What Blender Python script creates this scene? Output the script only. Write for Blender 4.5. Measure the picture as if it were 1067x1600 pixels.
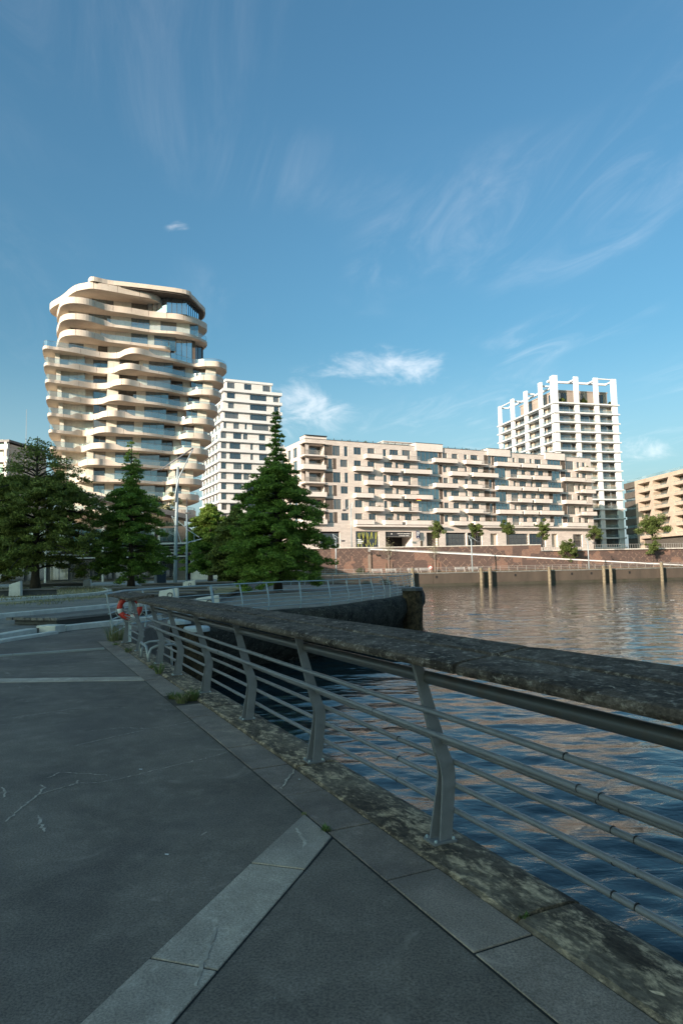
import bpy, math, random
import numpy as np
from mathutils import Vector, Matrix
R = math.radians
random.seed(7)
scene = bpy.context.scene
for o in list(bpy.data.objects): bpy.data.objects.remove(o)
COL = scene.collection

# ------------------------------------------------------------------ camera
cam_d = bpy.data.cameras.new('camera'); cam = bpy.data.objects.new('camera', cam_d); COL.objects.link(cam)
cam_d.sensor_fit = 'VERTICAL'; cam_d.sensor_height = 36.0; cam_d.lens = 24.0
cam_d.clip_start = 0.05; cam_d.clip_end = 9000
cam.matrix_world = Matrix.Translation((0, 0, 1.55)) @ Matrix.Rotation(R(90) + math.atan(89/1067), 4, 'X') @ Matrix.Rotation(R(-1.23), 4, 'Z')
scene.camera = cam

# ------------------------------------------------------------------ sky and sun
SUN_AZ, SUN_EL = 220.0, 14.0          # clockwise from +Y; low evening sun behind the camera's left shoulder
world = bpy.data.worlds.new('World'); scene.world = world; world.use_nodes = True
def build_sky():
    nt = world.node_tree; N = nt.nodes; L = nt.links; N.clear()
    out = N.new('ShaderNodeOutputWorld'); bg = N.new('ShaderNodeBackground'); bg.inputs['Strength'].default_value = 0.113
    sky = N.new('ShaderNodeTexSky'); sky.sky_type = 'NISHITA'; sky.sun_disc = False
    sky.sun_elevation = R(SUN_EL); sky.sun_rotation = R(SUN_AZ); sky.air_density = 1.2; sky.dust_density = 4.5; sky.ozone_density = 2.2
    def math_(op, a, b=None, c=None, clamp=False):
        n = N.new('ShaderNodeMath'); n.operation = op; n.use_clamp = clamp
        for i, v in enumerate((a, b, c)):
            if v is None: continue
            if isinstance(v, (int, float)): n.inputs[i].default_value = v
            else: L.new(v, n.inputs[i])
        return n.outputs[0]
    tc = N.new('ShaderNodeTexCoord'); sep = N.new('ShaderNodeSeparateXYZ'); L.new(tc.outputs['Generated'], sep.inputs[0])
    zc = math_('MAXIMUM', sep.outputs[2], 0.03)
    px = math_('DIVIDE', sep.outputs[0], zc); py = math_('DIVIDE', sep.outputs[1], zc)
    comb = N.new('ShaderNodeCombineXYZ'); L.new(px, comb.inputs[0]); L.new(py, comb.inputs[1])
    def noise(vec, loc, rot, scl, scale, detail, rough, dist):
        m = N.new('ShaderNodeMapping'); m.inputs['Location'].default_value = loc; m.inputs['Rotation'].default_value = rot; m.inputs['Scale'].default_value = scl
        L.new(vec, m.inputs[0]); n = N.new('ShaderNodeTexNoise'); L.new(m.outputs[0], n.inputs['Vector'])
        n.inputs['Scale'].default_value = scale; n.inputs['Detail'].default_value = detail; n.inputs['Roughness'].default_value = rough; n.inputs['Distortion'].default_value = dist
        return n.outputs['Fac']
    def ramp(fac, a, b):
        n = N.new('ShaderNodeMapRange'); n.interpolation_type = 'SMOOTHSTEP'; L.new(fac, n.inputs[0])
        n.inputs[1].default_value = a; n.inputs[2].default_value = b; return n.outputs[0]
    # high cirrus, drawn out into streaks
    vr = N.new('ShaderNodeVectorRotate'); vr.rotation_type = 'Z_AXIS'; vr.inputs['Angle'].default_value = R(-13); L.new(comb.outputs[0], vr.inputs['Vector'])
    st = noise(vr.outputs[0], (0.3, 1.7, 0), (0, 0, 0), (2.3, 0.75, 1), 1.7, 10, 0.64, 1.1)
    big = noise(comb.outputs[0], (2.35, 0.6, 0), (0, 0, 0), (1, 0.8, 1), 1.1, 3, 0.5, 0.3)
    cir = math_('MULTIPLY', ramp(st, 0.40, 0.90), ramp(big, 0.44, 0.62))
    cir = math_('MULTIPLY', cir, math_('MULTIPLY_ADD', ramp(px, -0.9, 0.35), 0.11, 0.035))
    # small fair weather cumulus low in the sky
    pf = noise(tc.outputs['Generated'], (0.35, 0.2, 0.1), (0, 0, 0), (1, 1, 2.0), 14, 12, 0.66, 0.5)
    low = None
    for (dx, dz, rx, rz, k) in ((0.065, 0.298, 0.105, 0.034, 1.0), (-0.06, 0.248, 0.07, 0.05, 0.95), (-0.015, 0.222, 0.06, 0.03, 0.85), (0.17, 0.168, 0.12, 0.016, 0.55), (0.42, 0.168, 0.10, 0.022, 0.6), (-0.24, 0.525, 0.022, 0.014, 0.3), (0.45, 0.29, 0.16, 0.03, 0.10), (-0.9, 0.3, 0.3, 0.06, 0.8), (1.3, 0.25, 0.3, 0.05, 0.8)):
        ax = math_('DIVIDE', math_('SUBTRACT', math_('DIVIDE', sep.outputs[0], math_('MAXIMUM', sep.outputs[1], 0.05)), dx), rx)
        az = math_('DIVIDE', math_('SUBTRACT', math_('DIVIDE', sep.outputs[2], math_('MAXIMUM', sep.outputs[1], 0.05)), dz), rz)
        d = math_('SQRT', math_('ADD', math_('MULTIPLY', ax, ax), math_('MULTIPLY', az, az)))
        m = math_('MULTIPLY', ramp(d, 1.35, 0.1), k)
        low = m if low is None else math_('MAXIMUM', low, m)
    puff = ramp(math_('ADD', math_('MULTIPLY', low, 0.36), math_('MULTIPLY', pf, 1.15)), 0.62, 1.18)
    puff = math_('MULTIPLY', puff, ramp(low, 0.02, 0.25))
    cloud = math_('MAXIMUM', cir, math_('MULTIPLY', puff, 0.42))
    tint = N.new('ShaderNodeMixRGB'); tint.blend_type = 'MULTIPLY'; tint.inputs[0].default_value = 1; tint.inputs[2].default_value = (0.57, 0.965, 1.07, 1)
    L.new(sky.outputs[0], tint.inputs[1])
    hz = N.new('ShaderNodeMixRGB'); L.new(math_('MULTIPLY', ramp(sep.outputs[2], 0.34, 0.0), 0.34), hz.inputs[0]); L.new(tint.outputs[0], hz.inputs[1]); hz.inputs[2].default_value = (5.0, 6.2, 6.9, 1)   # thin haze low in the sky
    mix = N.new('ShaderNodeMixRGB'); mix.blend_type = 'MIX'; L.new(cloud, mix.inputs[0]); L.new(hz.outputs[0], mix.inputs[1]); mix.inputs[2].default_value = (8.6, 8.1, 7.9, 1)
    L.new(mix.outputs[0], bg.inputs[0]); L.new(bg.outputs[0], out.inputs[0])
build_sky()
sun_d = bpy.data.lights.new('sun', 'SUN'); sun_d.energy = 5.0; sun_d.angle = R(0.53); sun_d.color = (1.0, 0.82, 0.68)
sun = bpy.data.objects.new('sun', sun_d); COL.objects.link(sun)
_sd = Vector((math.sin(R(SUN_AZ))*math.cos(R(SUN_EL)), math.cos(R(SUN_AZ))*math.cos(R(SUN_EL)), math.sin(R(SUN_EL))))
sun.rotation_euler = _sd.to_track_quat('Z', 'Y').to_euler()
vs = scene.view_settings; vs.view_transform = 'Standard'; vs.look = 'None'; vs.exposure = 0.86; vs.gamma = 1.0; vs.use_curve_mapping = False

# ------------------------------------------------------------------ materials
MATS = {}
def mat(name, col, rough=0.8, col2=None, scale=2.0, contrast=(0.35, 0.65), metallic=0.0, bump=0.0, bscale=None, spec=0.5, rnd=0.0, coord='Object', detail=6, vscale=(1, 1, 1)):
    m = bpy.data.materials.new(name); m.use_nodes = True; nt = m.node_tree; N = nt.nodes; L = nt.links
    b = N['Principled BSDF']; b.inputs['Roughness'].default_value = rough; b.inputs['Metallic'].default_value = metallic; b.inputs['Specular IOR Level'].default_value = spec
    tc = N.new('ShaderNodeTexCoord'); mp = N.new('ShaderNodeMapping'); mp.inputs['Scale'].default_value = vscale; L.new(tc.outputs[coord], mp.inputs[0])
    no = N.new('ShaderNodeTexNoise'); no.inputs['Scale'].default_value = scale; no.inputs['Detail'].default_value = detail; no.inputs['Roughness'].default_value = 0.62; L.new(mp.outputs[0], no.inputs['Vector'])
    mr = N.new('ShaderNodeMapRange'); L.new(no.outputs['Fac'], mr.inputs[0]); mr.inputs[1].default_value = contrast[0]; mr.inputs[2].default_value = contrast[1]
    mx = N.new('ShaderNodeMixRGB'); L.new(mr.outputs[0], mx.inputs[0]); mx.inputs[1].default_value = (*col, 1)
    c2 = col2 if col2 else tuple(c*0.82 for c in col); mx.inputs[2].default_value = (*c2, 1)
    last = mx.outputs[0]
    if rnd:
        oi = N.new('ShaderNodeObjectInfo'); m2 = N.new('ShaderNodeMapRange'); L.new(oi.outputs['Random'], m2.inputs[0]); m2.inputs[3].default_value = 1-rnd; m2.inputs[4].default_value = 1+rnd
        mm = N.new('ShaderNodeMixRGB'); mm.blend_type = 'MULTIPLY'; mm.inputs[0].default_value = 1; L.new(last, mm.inputs[1]); L.new(m2.outputs[0], mm.inputs[2]); last = mm.outputs[0]
    L.new(last, b.inputs['Base Color'])
    if bump:
        n2 = N.new('ShaderNodeTexNoise'); n2.inputs['Scale'].default_value = bscale or scale*6; n2.inputs['Detail'].default_value = 8; L.new(mp.outputs[0], n2.inputs['Vector'])
        bp = N.new('ShaderNodeBump'); bp.inputs['Strength'].default_value = bump; bp.inputs['Distance'].default_value = 0.02; L.new(n2.outputs['Fac'], bp.inputs['Height']); L.new(bp.outputs[0], b.inputs['Normal'])
    MATS[name] = m; m['bsdf'] = 1
    return m
def nodes_of(m):
    nt = m.node_tree; return nt.nodes, nt.links, nt.nodes['Principled BSDF']
def N_noise(N, L, vec, scale, detail=6, rough=0.6, dist=0.0):
    n = N.new('ShaderNodeTexNoise'); n.inputs['Scale'].default_value = scale; n.inputs['Detail'].default_value = detail; n.inputs['Roughness'].default_value = rough; n.inputs['Distortion'].default_value = dist
    L.new(vec, n.inputs['Vector']); return n
def N_ramp(N, L, fac, a, b):
    n = N.new('ShaderNodeMapRange'); n.interpolation_type = 'SMOOTHSTEP'; L.new(fac, n.inputs[0]); n.inputs[1].default_value = a; n.inputs[2].default_value = b; return n.outputs[0]
def N_mix(N, L, fac, a, b, mode='MIX'):
    n = N.new('ShaderNodeMixRGB'); n.blend_type = mode
    for i, v in enumerate((fac, a, b)):
        if isinstance(v, (int, float)): n.inputs[i].default_value = v
        elif isinstance(v, tuple): n.inputs[i].default_value = (*v, 1)
        else: L.new(v, n.inputs[i])
    return n.outputs[0]

def asphalt(name, base, light, cracks=True, crack_col=(0.26, 0.25, 0.23), crack_scale=0.55, fs=85, fc=(0.25, 1.7)):
    m = bpy.data.materials.new(name); m.use_nodes = True; N, L, b = nodes_of(m)
    tc = N.new('ShaderNodeTexCoord'); P = tc.outputs['Object']
    big = N_noise(N, L, P, 0.9, 5, 0.6, 0.4); mid = N_noise(N, L, P, 5, 8, 0.7); fine = N_noise(N, L, P, fs, 5, 0.8); grit = N_noise(N, L, P, 420, 2, 0.6)
    c = N_mix(N, L, N_ramp(N, L, big.outputs['Fac'], 0.3, 0.72), base, light)
    c = N_mix(N, L, N_ramp(N, L, mid.outputs['Fac'], 0.4, 0.8), c, tuple(x*1.25 for x in light))
    c = N_mix(N, L, 0.75, c, N_mix(N, L, N_ramp(N, L, fine.outputs['Fac'], 0.3, 0.7), (fc[0],)*3, (fc[1],)*3), 'MULTIPLY')
    st = N_noise(N, L, P, 1.7, 10, 0.75, 1.5); c = N_mix(N, L, N_ramp(N, L, st.outputs['Fac'], 0.54, 0.74), c, tuple(x*1.7 for x in light))
    dk = N_noise(N, L, P, 0.55, 4, 0.6, 0.8); c = N_mix(N, L, 0.8, c, N_mix(N, L, N_ramp(N, L, dk.outputs['Fac'], 0.35, 0.6), (0.72, 0.72, 0.74), (1.12, 1.12, 1.1)), 'MULTIPLY')
    sp = N_noise(N, L, P, 38, 2, 0.5)
    c = N_mix(N, L, N_ramp(N, L, sp.outputs['Fac'], 0.74, 0.80), c, (0.22, 0.21, 0.19))
    if cracks:
        w = N_noise(N, L, P, 1.6, 9, 0.72); wv = N_mix(N, L, 0.30, P, w.outputs['Color'])
        vo = N.new('ShaderNodeTexVoronoi'); vo.feature = 'DISTANCE_TO_EDGE'; vo.inputs['Scale'].default_value = crack_scale; L.new(wv, vo.inputs['Vector'])
        ln = N_ramp(N, L, vo.outputs['Distance'], 0.0032, 0.0006)
        gate = N_noise(N, L, P, 0.62, 3, 0.5); g = N_ramp(N, L, gate.outputs['Fac'], 0.50, 0.60)
        k = N.new('ShaderNodeMath'); k.operation = 'MULTIPLY'; L.new(ln, k.inputs[0]); L.new(g, k.inputs[1])
        kk = N.new('ShaderNodeMath'); kk.operation = 'MULTIPLY'; L.new(k.outputs[0], kk.inputs[0]); kk.inputs[1].default_value = 0.6
        c = N_mix(N, L, kk.outputs[0], c, crack_col)
    L.new(c, b.inputs['Base Color']); b.inputs['Roughness'].default_value = 0.82; b.inputs['Specular IOR Level'].default_value = 0.35
    bp = N.new('ShaderNodeBump'); bp.inputs['Strength'].default_value = 0.5; bp.inputs['Distance'].default_value = 0.004; L.new(grit.outputs['Fac'], bp.inputs['Height']); L.new(bp.outputs[0], b.inputs['Normal'])
    MATS[name] = m; return m
def lichen(name, dark, mid, light, s=1.0, amount=0.56, rough=0.95, bd=0.01, stretch=1.0, soft=0.12):
    m = bpy.data.materials.new(name); m.use_nodes = True; N, L, b = nodes_of(m)
    tc = N.new('ShaderNodeTexCoord'); mps = N.new('ShaderNodeMapping'); mps.inputs['Scale'].default_value = (stretch, 1, 1); L.new(tc.outputs['Object'], mps.inputs[0]); P = mps.outputs[0]
    a = N_noise(N, L, P, 3.0*s, 9, 0.72, 0.6); d = N_noise(N, L, P, 14*s, 8, 0.75, 0.3); e = N_noise(N, L, P, 46*s, 6, 0.7); f = N_noise(N, L, P, 9*s, 3, 0.5, 1.2)
    c = N_mix(N, L, N_ramp(N, L, a.outputs['Fac'], 0.36, 0.66), dark, mid)
    c = N_mix(N, L, N_ramp(N, L, d.outputs['Fac'], amount, amount+soft), c, light)
    c = N_mix(N, L, N_ramp(N, L, f.outputs['Fac'], 0.70, 0.74), c, tuple(min(1, x*1.5) for x in light))
    c = N_mix(N, L, 0.7, c, N_mix(N, L, N_ramp(N, L, e.outputs['Fac'], 0.3, 0.72), (0.35, 0.35, 0.35), (1.35, 1.35, 1.35)), 'MULTIPLY')
    L.new(c, b.inputs['Base Color']); b.inputs['Roughness'].default_value = rough; b.inputs['Specular IOR Level'].default_value = 0.2
    bp = N.new('ShaderNodeBump'); bp.inputs['Strength'].default_value = 0.9; bp.inputs['Distance'].default_value = bd; L.new(d.outputs['Fac'], bp.inputs['Height'])
    bp2 = N.new('ShaderNodeBump'); bp2.inputs['Strength'].default_value = 0.7; bp2.inputs['Distance'].default_value = bd*0.4; L.new(e.outputs['Fac'], bp2.inputs['Height']); L.new(bp.outputs[0], bp2.inputs['Normal']); L.new(bp2.outputs[0], b.inputs['Normal'])
    MATS[name] = m; return m

asphalt('asphalt', (0.112, 0.088, 0.073), (0.164, 0.130, 0.109), cracks=False)
asphalt('asphalt_far', (0.15, 0.128, 0.108), (0.21, 0.182, 0.155), cracks=False)
asphalt('slab_dark', (0.16, 0.121, 0.101), (0.235, 0.181, 0.153), crack_scale=1.1, fs=100, fc=(0.38, 1.55))
asphalt('slab_light', (0.285, 0.228, 0.188), (0.40, 0.326, 0.272), crack_scale=1.3, crack_col=(0.48, 0.45, 0.40), fs=100, fc=(0.42, 1.5))
lichen('kerb_stone', (0.050, 0.037, 0.030), (0.19, 0.148, 0.112), (0.53, 0.39, 0.265), 0.9, 0.475, stretch=0.5, soft=0.16)
lichen('coping_wood', (0.034, 0.025, 0.020), (0.135, 0.103, 0.083), (0.32, 0.262, 0.215), 2.1, 0.515, bd=0.010, stretch=0.6, soft=0.16)
lichen('dark_edge', (0.016, 0.014, 0.011), (0.07, 0.063, 0.052), (0.17, 0.155, 0.13), 0.7, 0.54, bd=0.08)
lichen('pile_wood', (0.016, 0.012, 0.008), (0.09, 0.062, 0.035), (0.16, 0.12, 0.06), 1.2, 0.58)
lichen('old_pile', (0.15, 0.125, 0.085), (0.28, 0.235, 0.165), (0.40, 0.34, 0.24), 0.6, 0.56)
lichen('old_concrete', (0.13, 0.125, 0.115), (0.24, 0.235, 0.22), (0.34, 0.33, 0.30), 0.7, 0.60)
mat('steel', (0.185, 0.185, 0.198), 0.42, (0.145, 0.147, 0.157), 9, metallic=0.15, bump=0.05, bscale=60, rnd=0.06)
mat('steel_light', (0.36, 0.42, 0.44), 0.42, (0.28, 0.33, 0.35), 6, metallic=0.1)
mat('tube_dark', (0.085, 0.088, 0.092), 0.38, (0.10, 0.075, 0.06), 7, contrast=(0.5, 0.75), metallic=0.3)
mat('concrete', (0.30, 0.30, 0.29), 0.85, (0.22, 0.22, 0.21), 1.5, bump=0.2)
mat('concrete_light', (0.62, 0.58, 0.52), 0.85, (0.45, 0.42, 0.38), 2.0, bump=0.25, bscale=14)
mat('ring_red', (0.55, 0.035, 0.022), 0.5, (0.42, 0.03, 0.02), 8)
mat('white_paint', (0.74, 0.73, 0.71), 0.5, (0.62, 0.61, 0.59), 3)
mat('timber', (0.10, 0.085, 0.074), 0.85, (0.19, 0.168, 0.15), 1.2, bump=0.4, bscale=20, rnd=0.25, vscale=(1, 8, 8))
mat('cap_grey', (0.40, 0.44, 0.46), 0.5, (0.30, 0.33, 0.34), 6)
mat('crack_fill', (0.50, 0.42, 0.35), 0.9, (0.26, 0.21, 0.175), 14)
mat('galvanised', (0.30, 0.31, 0.31), 0.4, (0.24, 0.25, 0.25), 8, metallic=0.2)
mat('rope', (0.42, 0.40, 0.36), 0.9)
mat('grass', (0.055, 0.10, 0.025), 0.8, (0.12, 0.14, 0.04), 0.8, rnd=0.2)
mat('dry_grass', (0.24, 0.20, 0.11), 0.85, (0.12, 0.13, 0.05), 1.3)
mat('lawn', (0.13, 0.12, 0.05), 0.95, (0.34, 0.265, 0.15), 0.5, contrast=(0.38, 0.6), bump=0.6, bscale=12)
mat('bark', (0.07, 0.052, 0.038), 0.95, (0.035, 0.027, 0.02), 5, bump=0.6, bscale=22)
mat('bark_pale', (0.30, 0.27, 0.23), 0.9, (0.2, 0.17, 0.14), 4)
mat('granite_grey', (0.17, 0.17, 0.165), 0.8, (0.11, 0.11, 0.105), 2.5, bump=0.2)

def leaf_mat(name, a, b2, trans=0.25):
    m = bpy.data.materials.new(name); m.use_nodes = True; N, L, b = nodes_of(m)
    tc = N.new('ShaderNodeTexCoord'); n = N_noise(N, L, tc.outputs['Object'], 0.8, 4, 0.6)
    at = N.new('ShaderNodeAttribute'); at.attribute_name = 'tone'
    c = N_mix(N, L, N_ramp(N, L, n.outputs['Fac'], 0.35, 0.65), a, b2)
    c = N_mix(N, L, 1.0, c, at.outputs['Color'], 'MULTIPLY')
    L.new(c, b.inputs['Base Color']); b.inputs['Roughness'].default_value = 0.6; b.inputs['Specular IOR Level'].default_value = 0.25
    tr = N.new('ShaderNodeBsdfTranslucent'); L.new(c, tr.inputs[0]); mx = N.new('ShaderNodeMixShader'); mx.inputs[0].default_value = trans
    L.new(b.outputs[0], mx.inputs[1]); L.new(tr.outputs[0], mx.inputs[2]); L.new(mx.outputs[0], N['Material Output'].inputs[0]); MATS[name] = m
leaf_mat('needles', (0.130, 0.205, 0.034), (0.180, 0.255, 0.050), 0.5)
leaf_mat('needles_olive', (0.140, 0.170, 0.038), (0.185, 0.205, 0.052), 0.42)
leaf_mat('leaves', (0.060, 0.088, 0.022), (0.090, 0.115, 0.032))
leaf_mat('leaves_pale', (0.30, 0.28, 0.17), (0.22, 0.22, 0.12))
leaf_mat('blades', (0.07, 0.14, 0.03), (0.16, 0.18, 0.06))

def glass(name, tint, gloss, rnd=0.35, rough=0.04, alt=None):
    """window pane: dark room behind, sky and surroundings mirrored"""
    m = bpy.data.materials.new(name); m.use_nodes = True; N, L, b = nodes_of(m)
    oi = N.new('ShaderNodeObjectInfo'); mr = N.new('ShaderNodeMapRange'); L.new(oi.outputs['Random'], mr.inputs[0]); mr.inputs[3].default_value = 1-rnd; mr.inputs[4].default_value = 1+rnd
    c = N_mix(N, L, 1.0, tint, mr.outputs[0], 'MULTIPLY')
    if alt:
        tc = N.new('ShaderNodeTexCoord'); wv = N.new('ShaderNodeTexWave'); wv.inputs['Scale'].default_value = 1.6; wv.inputs['Distortion'].default_value = 1.5; L.new(tc.outputs['Object'], wv.inputs['Vector'])
        th = N.new('ShaderNodeMath'); th.operation = 'GREATER_THAN'; L.new(oi.outputs['Random'], th.inputs[0]); th.inputs[1].default_value = 0.55
        k = N.new('ShaderNodeMath'); k.operation = 'MULTIPLY'; L.new(th.outputs[0], k.inputs[0]); L.new(wv.outputs['Fac'], k.inputs[1])
        c = N_mix(N, L, k.outputs[0], c, alt)
    L.new(c, b.inputs['Base Color']); b.inputs['Roughness'].default_value = 0.5; b.inputs['Specular IOR Level'].default_value = 0.2
    g = N.new('ShaderNodeBsdfGlossy'); g.inputs['Roughness'].default_value = rough; g.inputs['Color'].default_value = (0.80, 0.93, 1.0, 1)
    fr = N.new('ShaderNodeFresnel'); fr.inputs['IOR'].default_value = 1.5
    ad = N.new('ShaderNodeMath'); ad.operation = 'ADD'; ad.use_clamp = True; L.new(fr.outputs[0], ad.inputs[0]); ad.inputs[1].default_value = gloss
    mx = N.new('ShaderNodeMixShader'); L.new(ad.outputs[0], mx.inputs[0]); L.new(b.outputs[0], mx.inputs[1]); L.new(g.outputs[0], mx.inputs[2]); L.new(mx.outputs[0], N['Material Output'].inputs[0]); MATS[name] = m
glass('pane', (0.024, 0.034, 0.042), 0.13, alt=(0.17, 0.15, 0.125))
glass('pane_sky', (0.04, 0.08, 0.11), 0.62, rnd=0.2)
glass('pane_dark', (0.018, 0.020, 0.022), 0.10, alt=(0.10, 0.08, 0.06))
glass('pane_teal', (0.030, 0.070, 0.092), 0.20)
glass('pane_curtain', (0.40, 0.39, 0.31), 0.16, rnd=0.2, alt=(0.22, 0.25, 0.24))
glass('pane_warm', (0.13, 0.11, 0.085), 0.16, alt=(0.46, 0.38, 0.29))
def glass_rail(name, tint, gloss):
    m = bpy.data.materials.new(name); m.use_nodes = True; N = m.node_tree.nodes; L = m.node_tree.links; N.remove(N['Principled BSDF'])
    t = N.new('ShaderNodeBsdfTransparent'); t.inputs[0].default_value = (*tint, 1); g = N.new('ShaderNodeBsdfGlossy'); g.inputs['Roughness'].default_value = 0.08; g.inputs['Color'].default_value = (0.85, 0.95, 1, 1)
    d = N.new('ShaderNodeBsdfDiffuse'); d.inputs[0].default_value = (0.55, 0.66, 0.68, 1)
    m1 = N.new('ShaderNodeMixShader'); m1.inputs[0].default_value = 0.35; L.new(g.outputs[0], m1.inputs[1]); L.new(d.outputs[0], m1.inputs[2])
    mx = N.new('ShaderNodeMixShader'); mx.inputs[0].default_value = gloss; L.new(t.outputs[0], mx.inputs[1]); L.new(m1.outputs[0], mx.inputs[2]); L.new(mx.outputs[0], N['Material Output'].inputs[0]); MATS[name] = m
glass_rail('glass_rail', (0.72, 0.82, 0.84), 0.28)

def facade(name, col, col2, scale=0.25, panel=None, rough=0.8, stain=None, dark=0.86):
    """cladding with soft weathering and faint panel joints"""
    m = bpy.data.materials.new(name); m.use_nodes = True; N, L, b = nodes_of(m)
    tc = N.new('ShaderNodeTexCoord'); P = tc.outputs['Object']
    n = N_noise(N, L, P, scale, 6, 0.6); c = N_mix(N, L, N_ramp(N, L, n.outputs['Fac'], 0.3, 0.7), col, col2)
    f = N_noise(N, L, P, 3.5, 6, 0.7); c = N_mix(N, L, 0.35, c, N_mix(N, L, N_ramp(N, L, f.outputs['Fac'], 0.3, 0.7), (0.78, 0.78, 0.78), (1.08, 1.08, 1.08)), 'MULTIPLY')
    if stain:
        mp = N.new('ShaderNodeMapping'); mp.inputs['Scale'].default_value = (1.6, 1.6, 0.16); L.new(P, mp.inputs[0]); s = N_noise(N, L, mp.outputs[0], 1.3, 5, 0.7)
        c = N_mix(N, L, N_ramp(N, L, s.outputs['Fac'], 0.60, 0.78), c, stain)
    if panel:
        br = N.new('ShaderNodeTexBrick'); mp = N.new('ShaderNodeMapping'); mp.inputs['Rotation'].default_value = (R(90), 0, 0); L.new(P, mp.inputs[0]); L.new(mp.outputs[0], br.inputs['Vector'])
        br.inputs['Scale'].default_value = 1; br.inputs['Brick Width'].default_value = panel[0]; br.inputs['Row Height'].default_value = panel[1]; br.inputs['Mortar Size'].default_value = panel[2]
        br.inputs['Color1'].default_value = (1, 1, 1, 1); br.inputs['Color2'].default_value = (dark, dark, dark, 1); br.inputs['Mortar'].default_value = (0.6, 0.58, 0.55, 1)
        c = N_mix(N, L, 1.0, c, br.outputs['Color'], 'MULTIPLY')
    L.new(c, b.inputs['Base Color']); b.inputs['Roughness'].default_value = rough; b.inputs['Specular IOR Level'].default_value = 0.3; MATS[name] = m
facade('beige_stone', (0.72, 0.635, 0.575), (0.65, 0.56, 0.50), panel=(1.1, 0.34, 0.012))
facade('beige_balcony', (0.75, 0.68, 0.625), (0.68, 0.60, 0.545), stain=(0.55, 0.46, 0.36))
facade('taupe_panel', (0.13, 0.105, 0.088), (0.10, 0.08, 0.066), panel=(0.9, 3.2, 0.02))
facade('tower_cream', (0.68, 0.58, 0.49), (0.60, 0.50, 0.41), scale=0.5, stain=(0.48, 0.34, 0.22))
facade('tower_wall', (0.76, 0.71, 0.60), (0.68, 0.62, 0.52), panel=(1.05, 3.4, 0.015), dark=0.94)
facade('white_clad', (0.73, 0.71, 0.69), (0.67, 0.64, 0.61), panel=(1.2, 3.4, 0.015), dark=0.95)
facade('white_fin', (0.70, 0.70, 0.70), (0.65, 0.64, 0.63), stain=(0.57, 0.55, 0.52))
facade('pink_wall', (0.62, 0.52, 0.43), (0.55, 0.45, 0.36), panel=(1.5, 3.3, 0.02))
facade('penthouse', (0.40, 0.34, 0.29), (0.34, 0.28, 0.24), panel=(1.5, 3.3, 0.02))  # pink_wall darkened towards taupe: shadow behind the crown put into the colour
facade('sand_stone', (0.53, 0.435, 0.35), (0.47, 0.375, 0.295), panel=(1.3, 0.9, 0.012))
facade('dark_clad', (0.13, 0.115, 0.10), (0.10, 0.09, 0.08), panel=(1.2, 0.5, 0.02))
facade('grey_roof', (0.25, 0.26, 0.28), (0.20, 0.21, 0.23))
mat('dark_metal', (0.055, 0.056, 0.060), 0.5, (0.04, 0.04, 0.043), 3)
mat('frame_dark', (0.07, 0.07, 0.072), 0.5)
mat('frame_bronze', (0.16, 0.12, 0.085), 0.5)
mat('rail_grey', (0.30, 0.29, 0.27), 0.5)
mat('black', (0.008, 0.008, 0.009), 0.8)
mat('bin_blue', (0.022, 0.035, 0.05), 0.5)
mat('sign_blue', (0.02, 0.03, 0.10), 0.4)
mat('sign_white', (0.85, 0.85, 0.82), 0.5)
mat('yellow_stripe', (0.62, 0.60, 0.10), 0.6)
mat('planter_red', (0.45, 0.09, 0.05), 0.7)
mat('louvre', (0.42, 0.43, 0.43), 0.6)

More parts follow.
